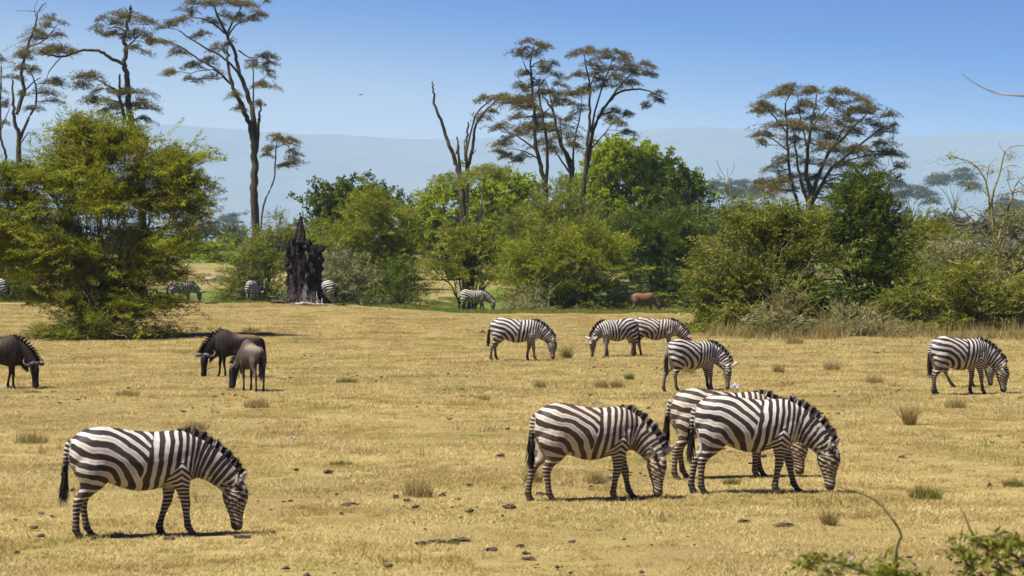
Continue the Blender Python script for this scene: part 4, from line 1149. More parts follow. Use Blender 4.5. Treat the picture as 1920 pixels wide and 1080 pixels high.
far_tree(425, 405, 50, 2000, 'hazy far acacia low beside the tallest trunk', 56)
far_tree(1895, 372, 70, 1750, 'hazy far acacia at the very edge beyond the thorn tree', 57)
far_tree(1075, 330, 60, 1600, 'hazy far acacia behind the middle trees', 58)

# ---- bushes
FINE = dict(kind='acacia')
bush('acacia_bush', 'great feathery acacia bush spreading over its own shade beside the field', 104, 195, [
    (60, 400, 100, 70), (165, 320, 100, 70), (285, 330, 85, 58), (190, 430, 160, 95), (320, 390, 56, 56), (30, 460, 80, 50), (260, 520, 85, 50), (150, 258, 36, 42), (330, 292, 50, 18), (170, 540, 90, 52),
    (230, 272, 50, 30), (195, 585, 70, 30), (20, 400, 90, 56), (95, 480, 90, 56), (190, 555, 125, 50), (120, 525, 70, 44), (285, 545, 60, 36), (345, 340, 36, 26), (300, 460, 56, 44), (-30, 400, 80, 70), (270, 300, 40, 20), (152, 228, 26, 34), (165, 262, 46, 34), (110, 300, 50, 30), (205, 262, 40, 22), (360, 300, 34, 14), (362, 390, 28, 26), (240, 250, 30, 14), (50, 330, 60, 26)],
    mat='acacia', seed=61, stems=60, stem_r=.045, leaf=(.165, .029), fill=1.35, per=44, flat=.16, hollow=.3, skirt=False, tier=.6)
bush('shrub', 'low dry shrub of weeds growing round the foot of the great feathery bush', 102.5, 190, [(190, 612, 120, 24), (110, 620, 60, 18), (270, 615, 60, 20)], mat='olive', seed=62, stems=30, stem_r=.02, leaf=(.20, .03), fill=1.3, flat=1.3)
bush('bush', 'dark bush at the picture edge behind the great feathery bush', 175, 15, [(20, 500, 60, 40), (-20, 480, 50, 60), (60, 520, 50, 22)], mat='olive', seed=63, stems=10)
bush('vine_bush', 'olive bush draped in dry vine behind the burnt stump', 172, 495, [(505, 440, 34, 42), (490, 480, 44, 46), (530, 500, 44, 44), (465, 500, 34, 40), (520, 450, 34, 40), (440, 520, 28, 26)], mat='olive', seed=64, stems=30, fill=1.1, bark='barkgrey')
bush('thorn_bush', 'sparse grey thorn bush with yellow stems close behind the burnt stump', 158, 652, [(640, 520, 50, 36), (600, 500, 40, 40), (675, 530, 40, 26), (630, 490, 50, 26), (580, 520, 36, 40)], mat='grey', seed=65, stems=30, fill=.75, stem_r=.045)
bush('broadleaf_tree', 'dark round broadleaf tree against the pale hills', 235, 640, [(640, 372, 62, 40), (600, 388, 38, 28), (690, 362, 38, 30), (655, 345, 38, 22), (640, 410, 60, 28), (720, 380, 40, 36)], kind='broad', mat='deep', bark='bark', seed=66, cat='tree', skirt=False, stems=14, stem_r=.12)
bush('acacia_bush', 'tiered acacia bush with dark foot between the burnt stump and the gap', 178, 712, [(700, 392, 54, 40), (660, 430, 60, 34), (745, 420, 44, 40), (720, 470, 66, 40), (660, 480, 50, 40), (745, 500, 40, 36), (725, 525, 52, 20), (690, 365, 36, 20), (620, 440, 40, 30)], mat='acacia', seed=67, stems=34, fill=1.15, flat=.25)
bush('bush', 'dark green bush at the foot of the tiered acacia, beside the gap', 170, 748, [(748, 505, 36, 34), (735, 530, 44, 14)], mat='deep', seed=68, stems=10, fill=1.3)
bush('broadleaf_tree', 'bright green broadleaf tree behind the dead tree', 265, 850, [(830, 385, 60, 40), (785, 400, 38, 30), (870, 352, 48, 30), (840, 430, 56, 36), (905, 380, 44, 46), (790, 440, 44, 28)], kind='broad', mat='bright', bark='bark', seed=69, cat='tree', skirt=False, stems=14, stem_r=.12)
bush('broadleaf_tree', 'bright green broadleaf tree between the dead tree and the slender acacia', 270, 970, [(945, 352, 50, 32), (985, 375, 44, 44), (930, 400, 50, 46), (1000, 420, 44, 40), (960, 330, 40, 14)], kind='broad', mat='bright', bark='bark', seed=70, cat='tree', skirt=False, stems=14, stem_r=.12)
bush('acacia_tree', 'little tiered acacia on a short dark trunk above the small distant zebra', 168, 882, [(885, 432, 46, 12), (850, 455, 40, 12), (925, 462, 40, 14), (880, 480, 62, 14), (835, 490, 26, 12), (920, 500, 42, 14), (868, 512, 44, 14), (900, 445, 54, 16), (940, 485, 26, 14), (885, 415, 28, 10)], mat='acacia', bark='bark', seed=71, cat='tree', skirt=False, stems=24, stem_r=.07, fill=1.2, flat=.15)
bush('broadleaf_tree', 'large round bright green tree topping the middle of the wood', 255, 1190, [(1165, 300, 60, 36), (1225, 318, 52, 44), (1125, 335, 60, 48), (1195, 360, 90, 56), (1265, 350, 44, 40), (1150, 275, 36, 16), (1120, 380, 70, 44), (1240, 390, 66, 40), (1205, 285, 30, 16)], kind='broad', mat='bright', bark='bark', seed=72, cat='tree', skirt=False, stems=22, stem_r=.14, per=30)
bush('broadleaf_tree', 'sprig-topped green tree at the shoulder of the round bright tree', 245, 1290, [(1290, 295, 22, 12), (1268, 285, 14, 8), (1282, 330, 30, 16), (1300, 360, 24, 20), (1285, 390, 34, 24)], kind='broad', mat='deep', bark='bark', seed=73, cat='tree', skirt=False, stems=16, stem_r=.08)
bush('thorn_tree', 'open thorn tree of long pale stems in front of the middle acacias', 190, 1030, [(1010, 400, 56, 36), (1075, 370, 50, 36), (1040, 430, 62, 36), (1100, 410, 44, 40), (980, 420, 44, 30), (1050, 345, 34, 18)], mat='olive', seed=74, cat='tree', stems=60, fill=.8, stem_r=.06)
bush('acacia_bush', 'big rounded acacia bush at the middle with deep black shade beneath', 156, 1065, [(1060, 480, 100, 50), (1000, 480, 50, 40), (1120, 455, 60, 40), (975, 520, 34, 40), (1145, 505, 42, 50), (1060, 525, 104, 46), (1080, 440, 60, 30), (1030, 560, 50, 24), (1120, 555, 56, 30)], mat='acacia', seed=75, stems=50, fill=1.15, flat=.3, hollow=.3)
bush('bush', 'dry grey shrub caught in the front of the big middle bush', 152.5, 1020, [(1020, 545, 36, 22), (985, 560, 30, 18)], mat='grey', seed=76, stems=24, fill=.6, stem_r=.02)
bush('bush', 'dark leafy bush hung with climbers next to the big middle bush', 182, 1245, [(1250, 420, 58, 40), (1215, 460, 48, 52), (1285, 430, 44, 44), (1235, 505, 40, 36), (1180, 430, 40, 40), (1270, 480, 44, 44)], mat='deep', seed=77, stems=24, fill=1.3, flat=.6)
bush('acacia_bush', 'wide thorny bush at the edge of the tall grass, reaching out over the swale', 112, 1420, [(1400, 430, 62, 44), (1360, 490, 62, 56), (1440, 490, 76, 66), (1330, 540, 40, 40), (1400, 560, 84, 56), (1490, 560, 66, 60), (1500, 470, 50, 60), (1440, 590, 110, 36), (1350, 585, 50, 40), (1425, 395, 50, 30), (1480, 410, 56, 44), (1350, 440, 44, 40), (1520, 430, 44, 44)], mat='olive', seed=78, stems=70, fill=1.15, leaf=(.19, .042), flat=.5, stem_r=.045, per=28)
bush('bush', 'dark upright bush with bare branch tips rising over its neighbours', 128, 1620, [(1622, 360, 34, 34), (1595, 405, 46, 36), (1645, 420, 46, 46), (1620, 470, 66, 50), (1570, 440, 40, 40), (1660, 490, 40, 46), (1560, 400, 26, 20), (1610, 540, 66, 40), (1628, 330, 26, 24), (1600, 370, 40, 30), (1650, 380, 36, 30), (1530, 420, 36, 36)], mat='deep', seed=79, stems=44, fill=1.2, flat=.7, bark='bark', leaf=(.19, .05))
bush('bush', 'bright green bush between the dark upright bush and the thorn tree', 142, 1715, [(1715, 470, 44, 40), (1750, 450, 40, 34), (1700, 520, 44, 50), (1770, 490, 50, 40), (1700, 430, 34, 26), (1735, 420, 36, 22), (1780, 440, 36, 26)], mat='acacia', seed=80, stems=24, fill=1.2, flat=.5)
bush('thorn_bush', 'yellowish grey thorn bush round the foot of the leafless thorn tree', 136, 1860, [(1830, 455, 66, 30), (1890, 460, 50, 34), (1790, 480, 50, 26), (1920, 430, 40, 40), (1860, 500, 80, 36), (1960, 480, 60, 60), (1800, 430, 44, 24), (1860, 425, 50, 26), (1910, 410, 36, 26)], mat='grey', seed=81, stems=70, fill=.8, stem_r=.035)
bush('bush', 'grey green bush behind the zebra that grazes before the tall grass', 114, 1810, [(1750, 545, 60, 50), (1830, 530, 76, 52), (1900, 545, 60, 60), (1700, 580, 44, 44), (1790, 590, 100, 40), (1890, 600, 70, 36), (1960, 560, 60, 70)], mat='olive', seed=82, stems=60, fill=1.15, leaf=(.19, .042), flat=.6)
bush('shrub', 'silvery dry shrub low in front of the wide thorny bush', 107, 1460, [(1455, 585, 40, 36), (1480, 610, 44, 26)], mat='grey', seed=83, stems=40, fill=.7, stem_r=.02, leaf=(.16, .035))
bush('shrub', 'brownish dry shrub in the tall grass under the dark upright bush', 108, 1590, [(1590, 595, 56, 36), (1640, 600, 44, 36), (1560, 610, 44, 26)], mat='grey', seed=84, stems=50, fill=.7, stem_r=.02, leaf=(.16, .035))
# far bush line between and behind, each one a bush of its own
fl = [(350, 452, 34, 16, 350, 'bright', 'low bright green bush far back past the feathery bush'), (405, 456, 40, 14, 330, 'bright', 'flat bright green bush far back near the fallen log'),
      (445, 440, 30, 16, 420, 'olive', 'hazy olive bush just under the tallest acacia'), (370, 430, 40, 12, 560, 'far', 'grey hazy bush far back past the feathery bush'), (420, 424, 40, 12, 600, 'far', 'grey hazy bush low under the hills'),
      (560, 440, 34, 26, 330, 'olive', 'hazy bush just behind the tip of the burnt stump'), (600, 430, 40, 26, 400, 'far', 'grey hazy bush under the dark round tree'), (770, 440, 40, 30, 380, 'far', 'grey hazy bush seen in the gap by the logs'),
      (940, 440, 60, 36, 330, 'olive', 'olive bush deep in the middle of the wood'), (1060, 430, 60, 44, 330, 'deep', 'dark bush deep behind the open thorn tree'), (1150, 430, 60, 44, 320, 'deep', 'dark bush deep behind the big middle bush'),
      (1330, 420, 50, 36, 330, 'olive', 'olive bush in the gap past the dark leafy bush'), (1370, 410, 40, 30, 420, 'far', 'hazy bush under the far forked acacia'), (1440, 425, 60, 36, 330, 'olive', 'olive bush at the foot of the domed acacia'),
      (1520, 420, 60, 40, 330, 'deep', 'dark bush under the domed acacia trunks'), (1700, 425, 60, 26, 380, 'far', 'hazy bush under the far flat-topped acacia'), (1790, 420, 60, 26, 400, 'far', 'hazy bush line seen through the thorn tree'), (1890, 415, 60, 30, 360, 'far', 'hazy bush at the edge beyond the thorn tree'),
      (250, 440, 60, 30, 380, 'far', 'hazy bush hidden behind the great feathery bush'), (840, 470, 50, 22, 300, 'olive', 'olive bush behind the little tiered acacia'), (700, 450, 50, 26, 330, 'olive', 'olive bush behind the tiered acacia bush'), (1250, 450, 60, 40, 320, 'olive', 'olive bush behind the climber-hung bush')]
for i, (x, y, rx, ry, d, mt, lb) in enumerate(fl):
    bush('bush', lb, d, x, [(x, y, rx, ry), (x - rx * .5, y + ry * .4, rx * .6, ry * .6), (x + rx * .5, y + ry * .35, rx * .6, ry * .6)], mat=mt, seed=100 + i, stems=8, per=16, fill=.38, leaf=(.42, .13), group='bushes far back in the wood', bark='bark')
# ------------------------------------------------------------------ burnt stump, logs
def build_stump():
    d = 138.0; px = 571
    b = foot(px, d); m = d / F
    H = 168 * m
    nth, nz = 72, 60
    V = np.zeros((nz, nth, 3)); th = np.linspace(0, 2 * np.pi, nth, endpoint=False)
    # top height changes round the shell: a tall splinter on the left, a low shoulder on the right
    def top(t):
        x = math.cos(t)
        base = .70 - .06 * max(0, x) + .02 * math.sin(3 * t + 1)
        spike = .34 * math.exp(-(abs(x + .30) / .30) ** 3) * (1 if math.sin(t) < .3 else .55)
        jag = .10 * mnoise.noise(Vector((math.cos(t) * 6, math.sin(t) * 6, 2))) + .09 * mnoise.noise(Vector((math.cos(t) * 17, math.sin(t) * 17, 5)))
        return H * min(1.0, base + spike + jag)
    tops = [top(t) for t in th]
    for j, t in enumerate(th):
        for i in range(nz):
            u = i / (nz - 1); z = u * tops[j]; f = z / H
            R = (.74 + .45 * math.exp(-f * 13) + .08 * math.exp(-((f - .52) / .14) ** 2))
            R *= 1 - .45 * max(0, f - .66) / .34
            ridge = .20 * mnoise.noise(Vector((math.cos(t) * 3.2, math.sin(t) * 3.2, f * 1.2))) + .16 * mnoise.noise(Vector((math.cos(t) * 8, math.sin(t) * 8, f * 4)))
            knob = .42 * max(0, mnoise.noise(Vector((math.cos(t) * 4, math.sin(t) * 4, f * 13)))) * (1 if .25 < f < .72 else .2)
            fl = .6 * math.exp(-f * 14) * (.5 + .5 * math.sin(5 * t + 1))
            R = R * (1 + ridge) + knob + fl
            V[i, j] = (R * math.cos(t) - .10 * max(0, f - .55), R * .85 * math.sin(t), z - .08)
    a = np.arange(nz * nth).reshape(nz, nth); faces = []
    for i in range(nz - 1):
        for j in range(nth):
            j2 = (j + 1) % nth
            p = (V[i, j] + V[i + 1, j2]) / 2; f = p[2] / H; x = p[0]; front = p[1] < 0
            n = mnoise.noise(Vector((p[0] * 3, p[2] * 3, 1))) * .06
            if front and ((x - .06) / .34) ** 2 + ((f - .60) / .085) ** 2 < 1 + n * 5: continue
            if front and abs(x - .20) < .10 + n and .44 < f < .58: continue
            if not front and ((x - .10) / .30) ** 2 + ((f - .53) / .07) ** 2 < 1 + n * 5: continue
            faces.append((a[i, j], a[i, j2], a[i + 1, j2], a[i + 1, j]))
    me = bpy.data.meshes.new('hollow_trunk'); me.from_pydata([tuple(v) for v in V.reshape(-1, 3)], [], [tuple(int(q) for q in f) for f in faces])
    t = NT('charred_wood'); o = t.obj()
    n1 = t.noise(t.scaled(o, (1, 1, .22)), 5, 6, .7); n2 = t.noise(o, 7, 5, .7); n3 = t.noise(o, 2.2, 3)
    c = t.mix(t.remap(n1, .40, .60), (.008, .006, .005), (.045, .033, .024))
    sx = t.n('ShaderNodeSeparateXYZ'); t.l(o, sx.inputs[0])
    low = t.remap(sx.outputs[2], 1.7, .5)
    g = t.math('MULTIPLY', t.remap(n1, .50, .60), low)
    c = t.mix(t.math('MULTIPLY', g, .9), c, (.20, .17, .145))
    c = t.mix(t.remap(n2, .62, .69, 0, .85), c, (.45, .42, .37))
    t.bsdf(c, .85, t.math('ADD', n1, n2), 1.0, .12, .2)
    r = empty('burnt_stump', b)
    tag(r, 'tall hollow burnt tree stump with a jagged splintered top and a hole through it', 'stump')
    o = link('hollow_trunk', me, t.m, r)
    md = o.modifiers.new('shell', 'SOLIDIFY'); md.thickness = .16; md.offset = -1
    return r, t.m
stump, charred = build_stump()

def log(px0, py0, px1, py1, d, r0, r1, label, seed, mat='deadwood', fork=True):
    rng = np.random.default_rng(seed)
    a = at(px0, py0, d); b = at(px1, py1, d + rng.uniform(-.6, .6))
    a = np.array(a); b = np.array(b)
    a[2] = gz(a[0], a[1]) + r0 * .6; b[2] = gz(b[0], b[1]) + r1 * .8 + abs(py0 - py1) * 0
    base = np.array((a[0], a[1], gz(a[0], a[1])))
    P = wobble(a, b, 10, .05, rng, .03)
    lines = [(P - base, np.linspace(r0, r1, 10))]
    if fork:
        for k in (4, 6, 7):
            e = P[k] + np.array((rng.normal() * .5, rng.normal() * .4, rng.uniform(.2, .7)))
            lines.append((wobble(P[k], e, 5, .1, rng) - base, np.linspace(r1 * .7, .015, 5)))
    r = empty('fallen_log', base); tag(r, label, 'log', 'fallen dead wood')
    link('trunk', tube_mesh(lines, 8), M[mat], r, smooth=True)
log(385, 484, 452, 480, 262, .26, .12, 'grey fallen log lying far back past the feathery bush', 1)
log(782, 472, 806, 470, 285, .30, .16, 'grey fallen log in the gap behind the tiered acacia bush', 2)
log(796, 462, 776, 468, 296, .36, .2, 'pale broken log heap in the gap under the bright trees', 3)
log(958, 472, 985, 470, 285, .22, .10, 'pale fallen log half seen behind the little tiered acacia', 4)
log(553, 574, 618, 578, 134.5, .10, .05, 'bleached branch lying across the foot of the burnt stump', 5)
log(508, 574, 542, 573, 136.5, .12, .06, 'charred root lump lying beside the foot of the burnt stump', 6, 'bark')
log(612, 577, 650, 580, 137, .07, .04, 'thin dark branch on the crest past the burnt stump', 7, 'bark')
log(330, 553, 362, 551, 143, .12, .06, 'dark fallen branch on the crest beside the feathery bush', 8, 'bark')

# ------------------------------------------------------------------ grass
def blade_verts(P, rng, length, width, lean=.5):
    n = len(P)
    a = rng.uniform(0, 2 * np.pi, n); D = np.stack([np.cos(a) * lean, np.sin(a) * lean, np.ones(n)], 1) + rng.normal(size=(n, 3)) * .25
    D[:, 2] = np.abs(D[:, 2]); D = unit(D)
    b = rng.uniform(0, 2 * np.pi, n); S = np.stack([np.cos(b), np.sin(b), np.zeros(n)], 1)
    L = length * rng.uniform(.45, 1.4, (n, 1)); w = width * rng.uniform(.7, 1.3, (n, 1)) / 2
    v = np.stack([P - S * w, P + S * w, P + D * L], 1).reshape(-1, 3)
    return v

def patch_source(name, mat, size, n, length, width, lean, seed, clumps=0):
    rng = np.random.default_rng(seed)
    P = np.zeros((n, 3)); P[:, :2] = rng.uniform(-size / 2, size / 2, (n, 2))
    if clumps:
        c = rng.uniform(-size / 2, size / 2, (clumps, 2)); k = rng.integers(clumps, size=n)
        m = rng.random(n) < .6
        P[m, :2] = c[k[m]] + rng.normal(size=(m.sum(), 2)) * .05
    v = blade_verts(P, rng, length, width, lean)
    me = mesh_np(name, v, np.arange(3 * n).reshape(-1, 3))
    attr(me, 'var', np.repeat(rng.random(n), 3))
    me.materials.append(mat)
    return bpy.data.objects.new(name, me)      # never linked: only the source of the turf instances

def scatter(name, label, sources, pts, scales, seed):
    """one turf object: its points carry turf patches through geometry nodes"""
    rng = np.random.default_rng(seed)
    me = bpy.data.meshes.new(name); me.vertices.add(len(pts)); me.vertices.foreach_set('co', np.asarray(pts, np.float32).ravel())
    attr(me, 'sc', scales); attr(me, 'rot', rng.uniform(0, 6.283, len(pts)))
    a = me.attributes.new('pick', 'INT', 'POINT'); a.data.foreach_set('value', rng.integers(0, len(sources), len(pts)).astype(np.int32))
    o = bpy.data.objects.new(name, me); COL.objects.link(o)
    ng = bpy.data.node_groups.new(name, 'GeometryNodeTree')
    ng.interface.new_socket('Geometry', in_out='INPUT', socket_type='NodeSocketGeometry'); ng.interface.new_socket('Geometry', in_out='OUTPUT', socket_type='NodeSocketGeometry')
    N = ng.nodes; gi = N.new('NodeGroupInput'); go = N.new('NodeGroupOutput')
    join = N.new('GeometryNodeJoinGeometry')
    def named(nm, ty):
        q = N.new('GeometryNodeInputNamedAttribute'); q.data_type = ty; q.inputs[0].default_value = nm; return q.outputs[0]
    sc = named('sc', 'FLOAT'); rot = named('rot', 'FLOAT'); pick = named('pick', 'INT')
    comb = N.new('ShaderNodeCombineXYZ'); ng.links.new(rot, comb.inputs[2])
    for i, s in enumerate(sources):
        oi = N.new('GeometryNodeObjectInfo'); oi.inputs[0].default_value = s; oi.inputs['As Instance'].default_value = True
        cmp = N.new('FunctionNodeCompare'); cmp.data_type = 'INT'; cmp.operation = 'EQUAL'
        ng.links.new(pick, cmp.inputs[2]); cmp.inputs[3].default_value = i
        ip = N.new('GeometryNodeInstanceOnPoints')
        ng.links.new(gi.outputs[0], ip.inputs['Points']); ng.links.new(cmp.outputs[0], ip.inputs['Selection'])
        ng.links.new(oi.outputs['Geometry'], ip.inputs['Instance']); ng.links.new(comb.outputs[0], ip.inputs['Rotation']); ng.links.new(sc, ip.inputs['Scale'])
        ng.links.new(ip.outputs[0], join.inputs[0])
    ng.links.new(join.outputs[0], go.inputs[0])
    md = o.modifiers.new('turf', 'NODES'); md.node_group = ng
    return tag(o, label, 'grass', kind='stuff')

def field_points(d0, d1, step, margin, rng, cond=None):
    out = []
    y = d0
    while y < d1:
        hw = 960 / F * y + margin
        xs = np.arange(-hw, hw, step) + rng.uniform(-.3, .3, len(np.arange(-hw, hw, step))) * step
        for x in xs:
            yy = y + rng.uniform(-.4, .4) * step
            if cond is None or cond(x, yy): out.append((x, yy, gz(x, yy)))
        y += step
    return np.array(out)

rg = np.random.default_rng(5)
src = [patch_source('turf_patch', M['grass'], 1.5, 2600, .058, .011, 1.3, 200 + i, 40) for i in range(4)]
def _dry(x, y): return y < 137 + 1.5 * math.sin(x * .5)
P1 = field_points(26, 62, 1.25, 3, rg)
P2 = field_points(62, 141, 1.7, 4, rg, _dry)
pts = np.concatenate([P1, P2]); scl = np.concatenate([rg.uniform(.9, 1.15, len(P1)), rg.uniform(1.25, 1.6, len(P2))])
pts[:, 2] += .05 * (np.array([mnoise.noise(Vector((p[0] * .35, p[1] * .22, 4.0))) for p in pts]) - .25).clip(-1, 0) * .55      # grazed almost bare in places
scatter('dry_grass', 'short dry golden grass covering the open field', src, pts, scl, 1)
gsrc = [patch_source('green_turf_patch', M['greengrass'], 2.2, 1500, .22, .022, .6, 210 + i, 30) for i in range(2)]
dsrc = [patch_source('pale_turf_patch', M['tall'], 2.2, 900, .30, .018, .5, 214 + i, 30) for i in range(2)]
def _gr(x, y): return mnoise.noise(Vector((x * .12, y * .05, 3))) > -.18
GP = field_points(142, 215, 2.6, 6, rg, _gr)
scatter('green_grass', 'fresh green grass in the swale beyond the crest', gsrc, GP, rg.uniform(.45, .95, len(GP)), 2)
def _pl(x, y): return mnoise.noise(Vector((x * .12, y * .05, 9))) > .12
DP = field_points(140, 330, 5.0, 6, rg, _pl)
scatter('pale_grass', 'pale seeding grass scattered through the swale', dsrc, DP, rg.uniform(.6, 1.2, len(DP)), 3)

def tall_grass():
    """standing dry grass along the foot of the thorny bushes"""
    rng = np.random.default_rng(77); n = 10000
    px = 1240 + 760 * rng.random(n); d = 104 + rng.gamma(2.0, 2.6, n)
    edge = 1.5 * np.sin(px * .02) + 1.2 * np.sin(px * .051 + 1)
    d = d + edge + np.where(px < 1330, (1330 - px) * .12, 0)
    x = (px - 960) / F * d
    keep = rng.random(n) < np.clip((px - 1240) / 100, .15, 1)
    x, d = x[keep], d[keep]
    P = np.stack([x, d, ground_z(x, d)], 1)
    h = .18 + .50 * np.clip(np.sin(x * 1.7) * np.sin(d * .9 + x * .6) + .3 * np.sin(x * 5.1) + .25, 0, 1)
    v = blade_verts(P, rng, 1.0, .022, .22).reshape(-1, 3, 3)
    v[:, 2] = v[:, 0] + (v[:, 2] - v[:, 0]) * h[:, None]
    me = mesh_np('tall_grass', v.reshape(-1, 3), np.arange(len(v) * 3).reshape(-1, 3)); attr(me, 'var', np.repeat(rng.random(len(v)), 3))
    return tag(link('tall_grass', me, M['tall']), 'tall pale dry grass standing along the foot of the thorny bushes', 'grass', kind='stuff')
tall_grass()
def small_tufts():
    """low ungrazed clumps dotted over the field, too many to count"""
    rng = np.random.default_rng(88); V = []; 
    for i in range(420):
        y = 29 + 108 * rng.random() ** .8; x = rng.uniform(-1, 1) * (960 / F * y + 2)
        n = 26; R_ = rng.uniform(.05, .16); P = np.zeros((n, 3)); P[:, :2] = rng.normal(size=(n, 2)) * R_
        P += np.array((x, y, gz(x, y)))
        V.append(blade_verts(P, rng, rng.uniform(.10, .22), .011, .5))
    V = np.concatenate(V); me = mesh_np('small_tufts', V, np.arange(len(V)).reshape(-1, 3)); attr(me, 'var', np.repeat(rng.random(len(V) // 3), 3))
    return tag(link('small_tufts', me, M['tuft']), 'low ungrazed clumps of grass dotted all over the field', 'grass', kind='stuff')
small_tufts()

# ------------------------------------------------------------------ tufts, dung, stones on the field
def tuft(px, py, w, h, label, seed, mat='tuft', n=None, name='grass_tuft'):
    rng = np.random.default_rng(seed)
    d = drow(py); b = foot(px, d); m = d / F; R = w * m / 2; Hh = h * m
    n = n or int(220 + 700 * R)
    P = np.zeros((n, 3)); P[:, :2] = np.clip(rng.normal(size=(n, 2)), -1.5, 1.5) * R * .45
    v = blade_verts(P, rng, Hh * .85, .010 + .0025 * Hh, .55).reshape(-1, 3, 3)
    fall = np.exp(-(np.hypot(P[:, 0], P[:, 1]) / (R + .05)) ** 2)
    v[:, 2] = v[:, 0] + (v[:, 2] - v[:, 0]) * (.45 + .55 * fall)[:, None]
    me = mesh_np(name, v.reshape(-1, 3), np.arange(3 * n).reshape(-1, 3)); attr(me, 'var', np.repeat(rng.random(n), 3))
    o = link(name, me, M[mat]); o.location = b
    return tag(o, label, 'tuft', 'tufts standing in the dry field')
TUFTS = [(783, 932, 70, 48, 'bushy grass tuft with green heart in the middle of the near field', 'tuft'), (1735, 935, 80, 34, 'wide low green tuft in the near corner beyond the thorn twigs', 'weed'),
         (58, 826, 80, 30, 'wide faded tuft at the edge of the picture behind the front zebra', 'tuft'), (368, 806, 60, 22, 'faded tuft right behind the back of the front zebra', 'tuft'),
         (1062, 672, 22, 34, 'upright dark green weed clump at the muzzle of a grazing zebra', 'weed'), (1128, 728, 30, 22, 'dry tuft below the zebra that faces the other way', 'tuft'), (1158, 728, 30, 22, 'dry tuft beside another under the mid-field zebras', 'tuft'),
         (1013, 728, 26, 22, 'small dry tuft below the zebra with the weed clump', 'tuft'), (906, 752, 34, 16, 'faint low tuft in the middle field', 'tuft'), (482, 772, 60, 26, 'loose tuft just below the pale wildebeest', 'tuft'),
         (1180, 714, 20, 16, 'little green weed above the two dry tufts', 'weed'), (470, 632, 40, 14, 'olive tuft on the slope over the wildebeest pair', 'weed'), (1792, 774, 50, 28, 'dry stalky tuft below the zebra by the tall grass', 'tuft'),
         (1460, 696, 24, 26, 'stalky tuft in the open field next to the white-eared zebra', 'tuft'), (1000, 905, 44, 40, 'dry tuft under the belly of the brown-backed zebra', 'tuft'), (1120, 905, 44, 30, 'dry tuft between the forelegs of the brownish grazing zebra', 'tuft'),
         (1372, 905, 40, 16, 'green low tuft between the overlapping zebras', 'weed'), (1705, 800, 24, 60, 'thin bare weed stalks standing in the field', 'tuft'), (1555, 985, 26, 40, 'small stalky weed below a zebra muzzle', 'tuft'),
         (650, 720, 50, 14, 'flat olive tuft in the empty middle field', 'weed'), (1900, 905, 50, 20, 'low green tuft at the far edge of the near field', 'weed'), (240, 752, 60, 18, 'low olive tuft between the wildebeest', 'tuft'), (1490, 650, 40, 26, 'pale tuft just before the tall grass', 'tuft'),
         (640, 868, 60, 12, 'flat greenish tuft left of the bushy tuft', 'weed'), (840, 1022, 60, 10, 'thin green tuft beside the long dung row', 'weed'), (1290, 700, 30, 22, 'tuft between the legs of the white-eared zebra', 'tuft'), (1560, 690, 40, 26, 'dry stalky tuft in the open before the dark upright bush', 'tuft'), (1640, 720, 40, 24, 'faded tuft in the open field before the grey shrub', 'tuft')]
for i, (x, y, w, h, lb, mt) in enumerate(TUFTS): tuft(x, y, w, h, lb, 300 + i, mt)

t = NT('dung'); nn = t.noise(t.obj(), 30, 4, .7); t.bsdf(t.mix(t.remap(nn, .35, .7), (.035, .025, .017), (.15, .105, .065)), .95, nn, .8, .02); M['dung'] = t.m
t = NT('pale_stone'); nn = t.noise(t.obj(), 14, 4); t.bsdf(t.mix(nn, (.28, .27, .26), (.46, .45, .43)), .85, nn, .5, .02); M['stone'] = t.m
t = NT('grey_stone'); nn = t.noise(t.obj(), 20, 4); t.bsdf(t.mix(nn, (.05, .05, .055), (.16, .15, .15)), .85, nn, .5, .02); M['greystone'] = t.m
def lump_mesh(name, rx, ry, h, seed, sub=3, rough=.75):
    bm = bmesh.new(); bmesh.ops.create_icosphere(bm, subdivisions=sub, radius=1.0)
    for v in bm.verts:
        n = mnoise.fractal(v.co * 1.6 + Vector((seed * 3.1, seed, 0)), 1.0, 2.0, 3) * rough
        n += mnoise.noise(v.co * 4 + Vector((seed, 0, seed))) * rough * .5
        v.co *= 1 + n
        v.co = Vector((v.co.x * rx, v.co.y * ry, max(v.co.z, -.2) * h))
    me = bpy.data.meshes.new(name); bm.to_mesh(me); bm.free()
    return me
def dung(px, py, w, h, label, seed, mat='dung', name='dung_pile', cat='dung', group='dung and stones on the dry field'):
    d = drow(py); m = d / F
    o = link(name, lump_mesh(name, w * m * .40, max(w * m * .26, .04), h * m * .55, seed), M[mat], smooth=False)
    o.location = foot(px, d) + Vector((0, 0, .015)); o.rotation_euler = (0, 0, seed * 1.3 % .6)
    return tag(o, label, cat, group)
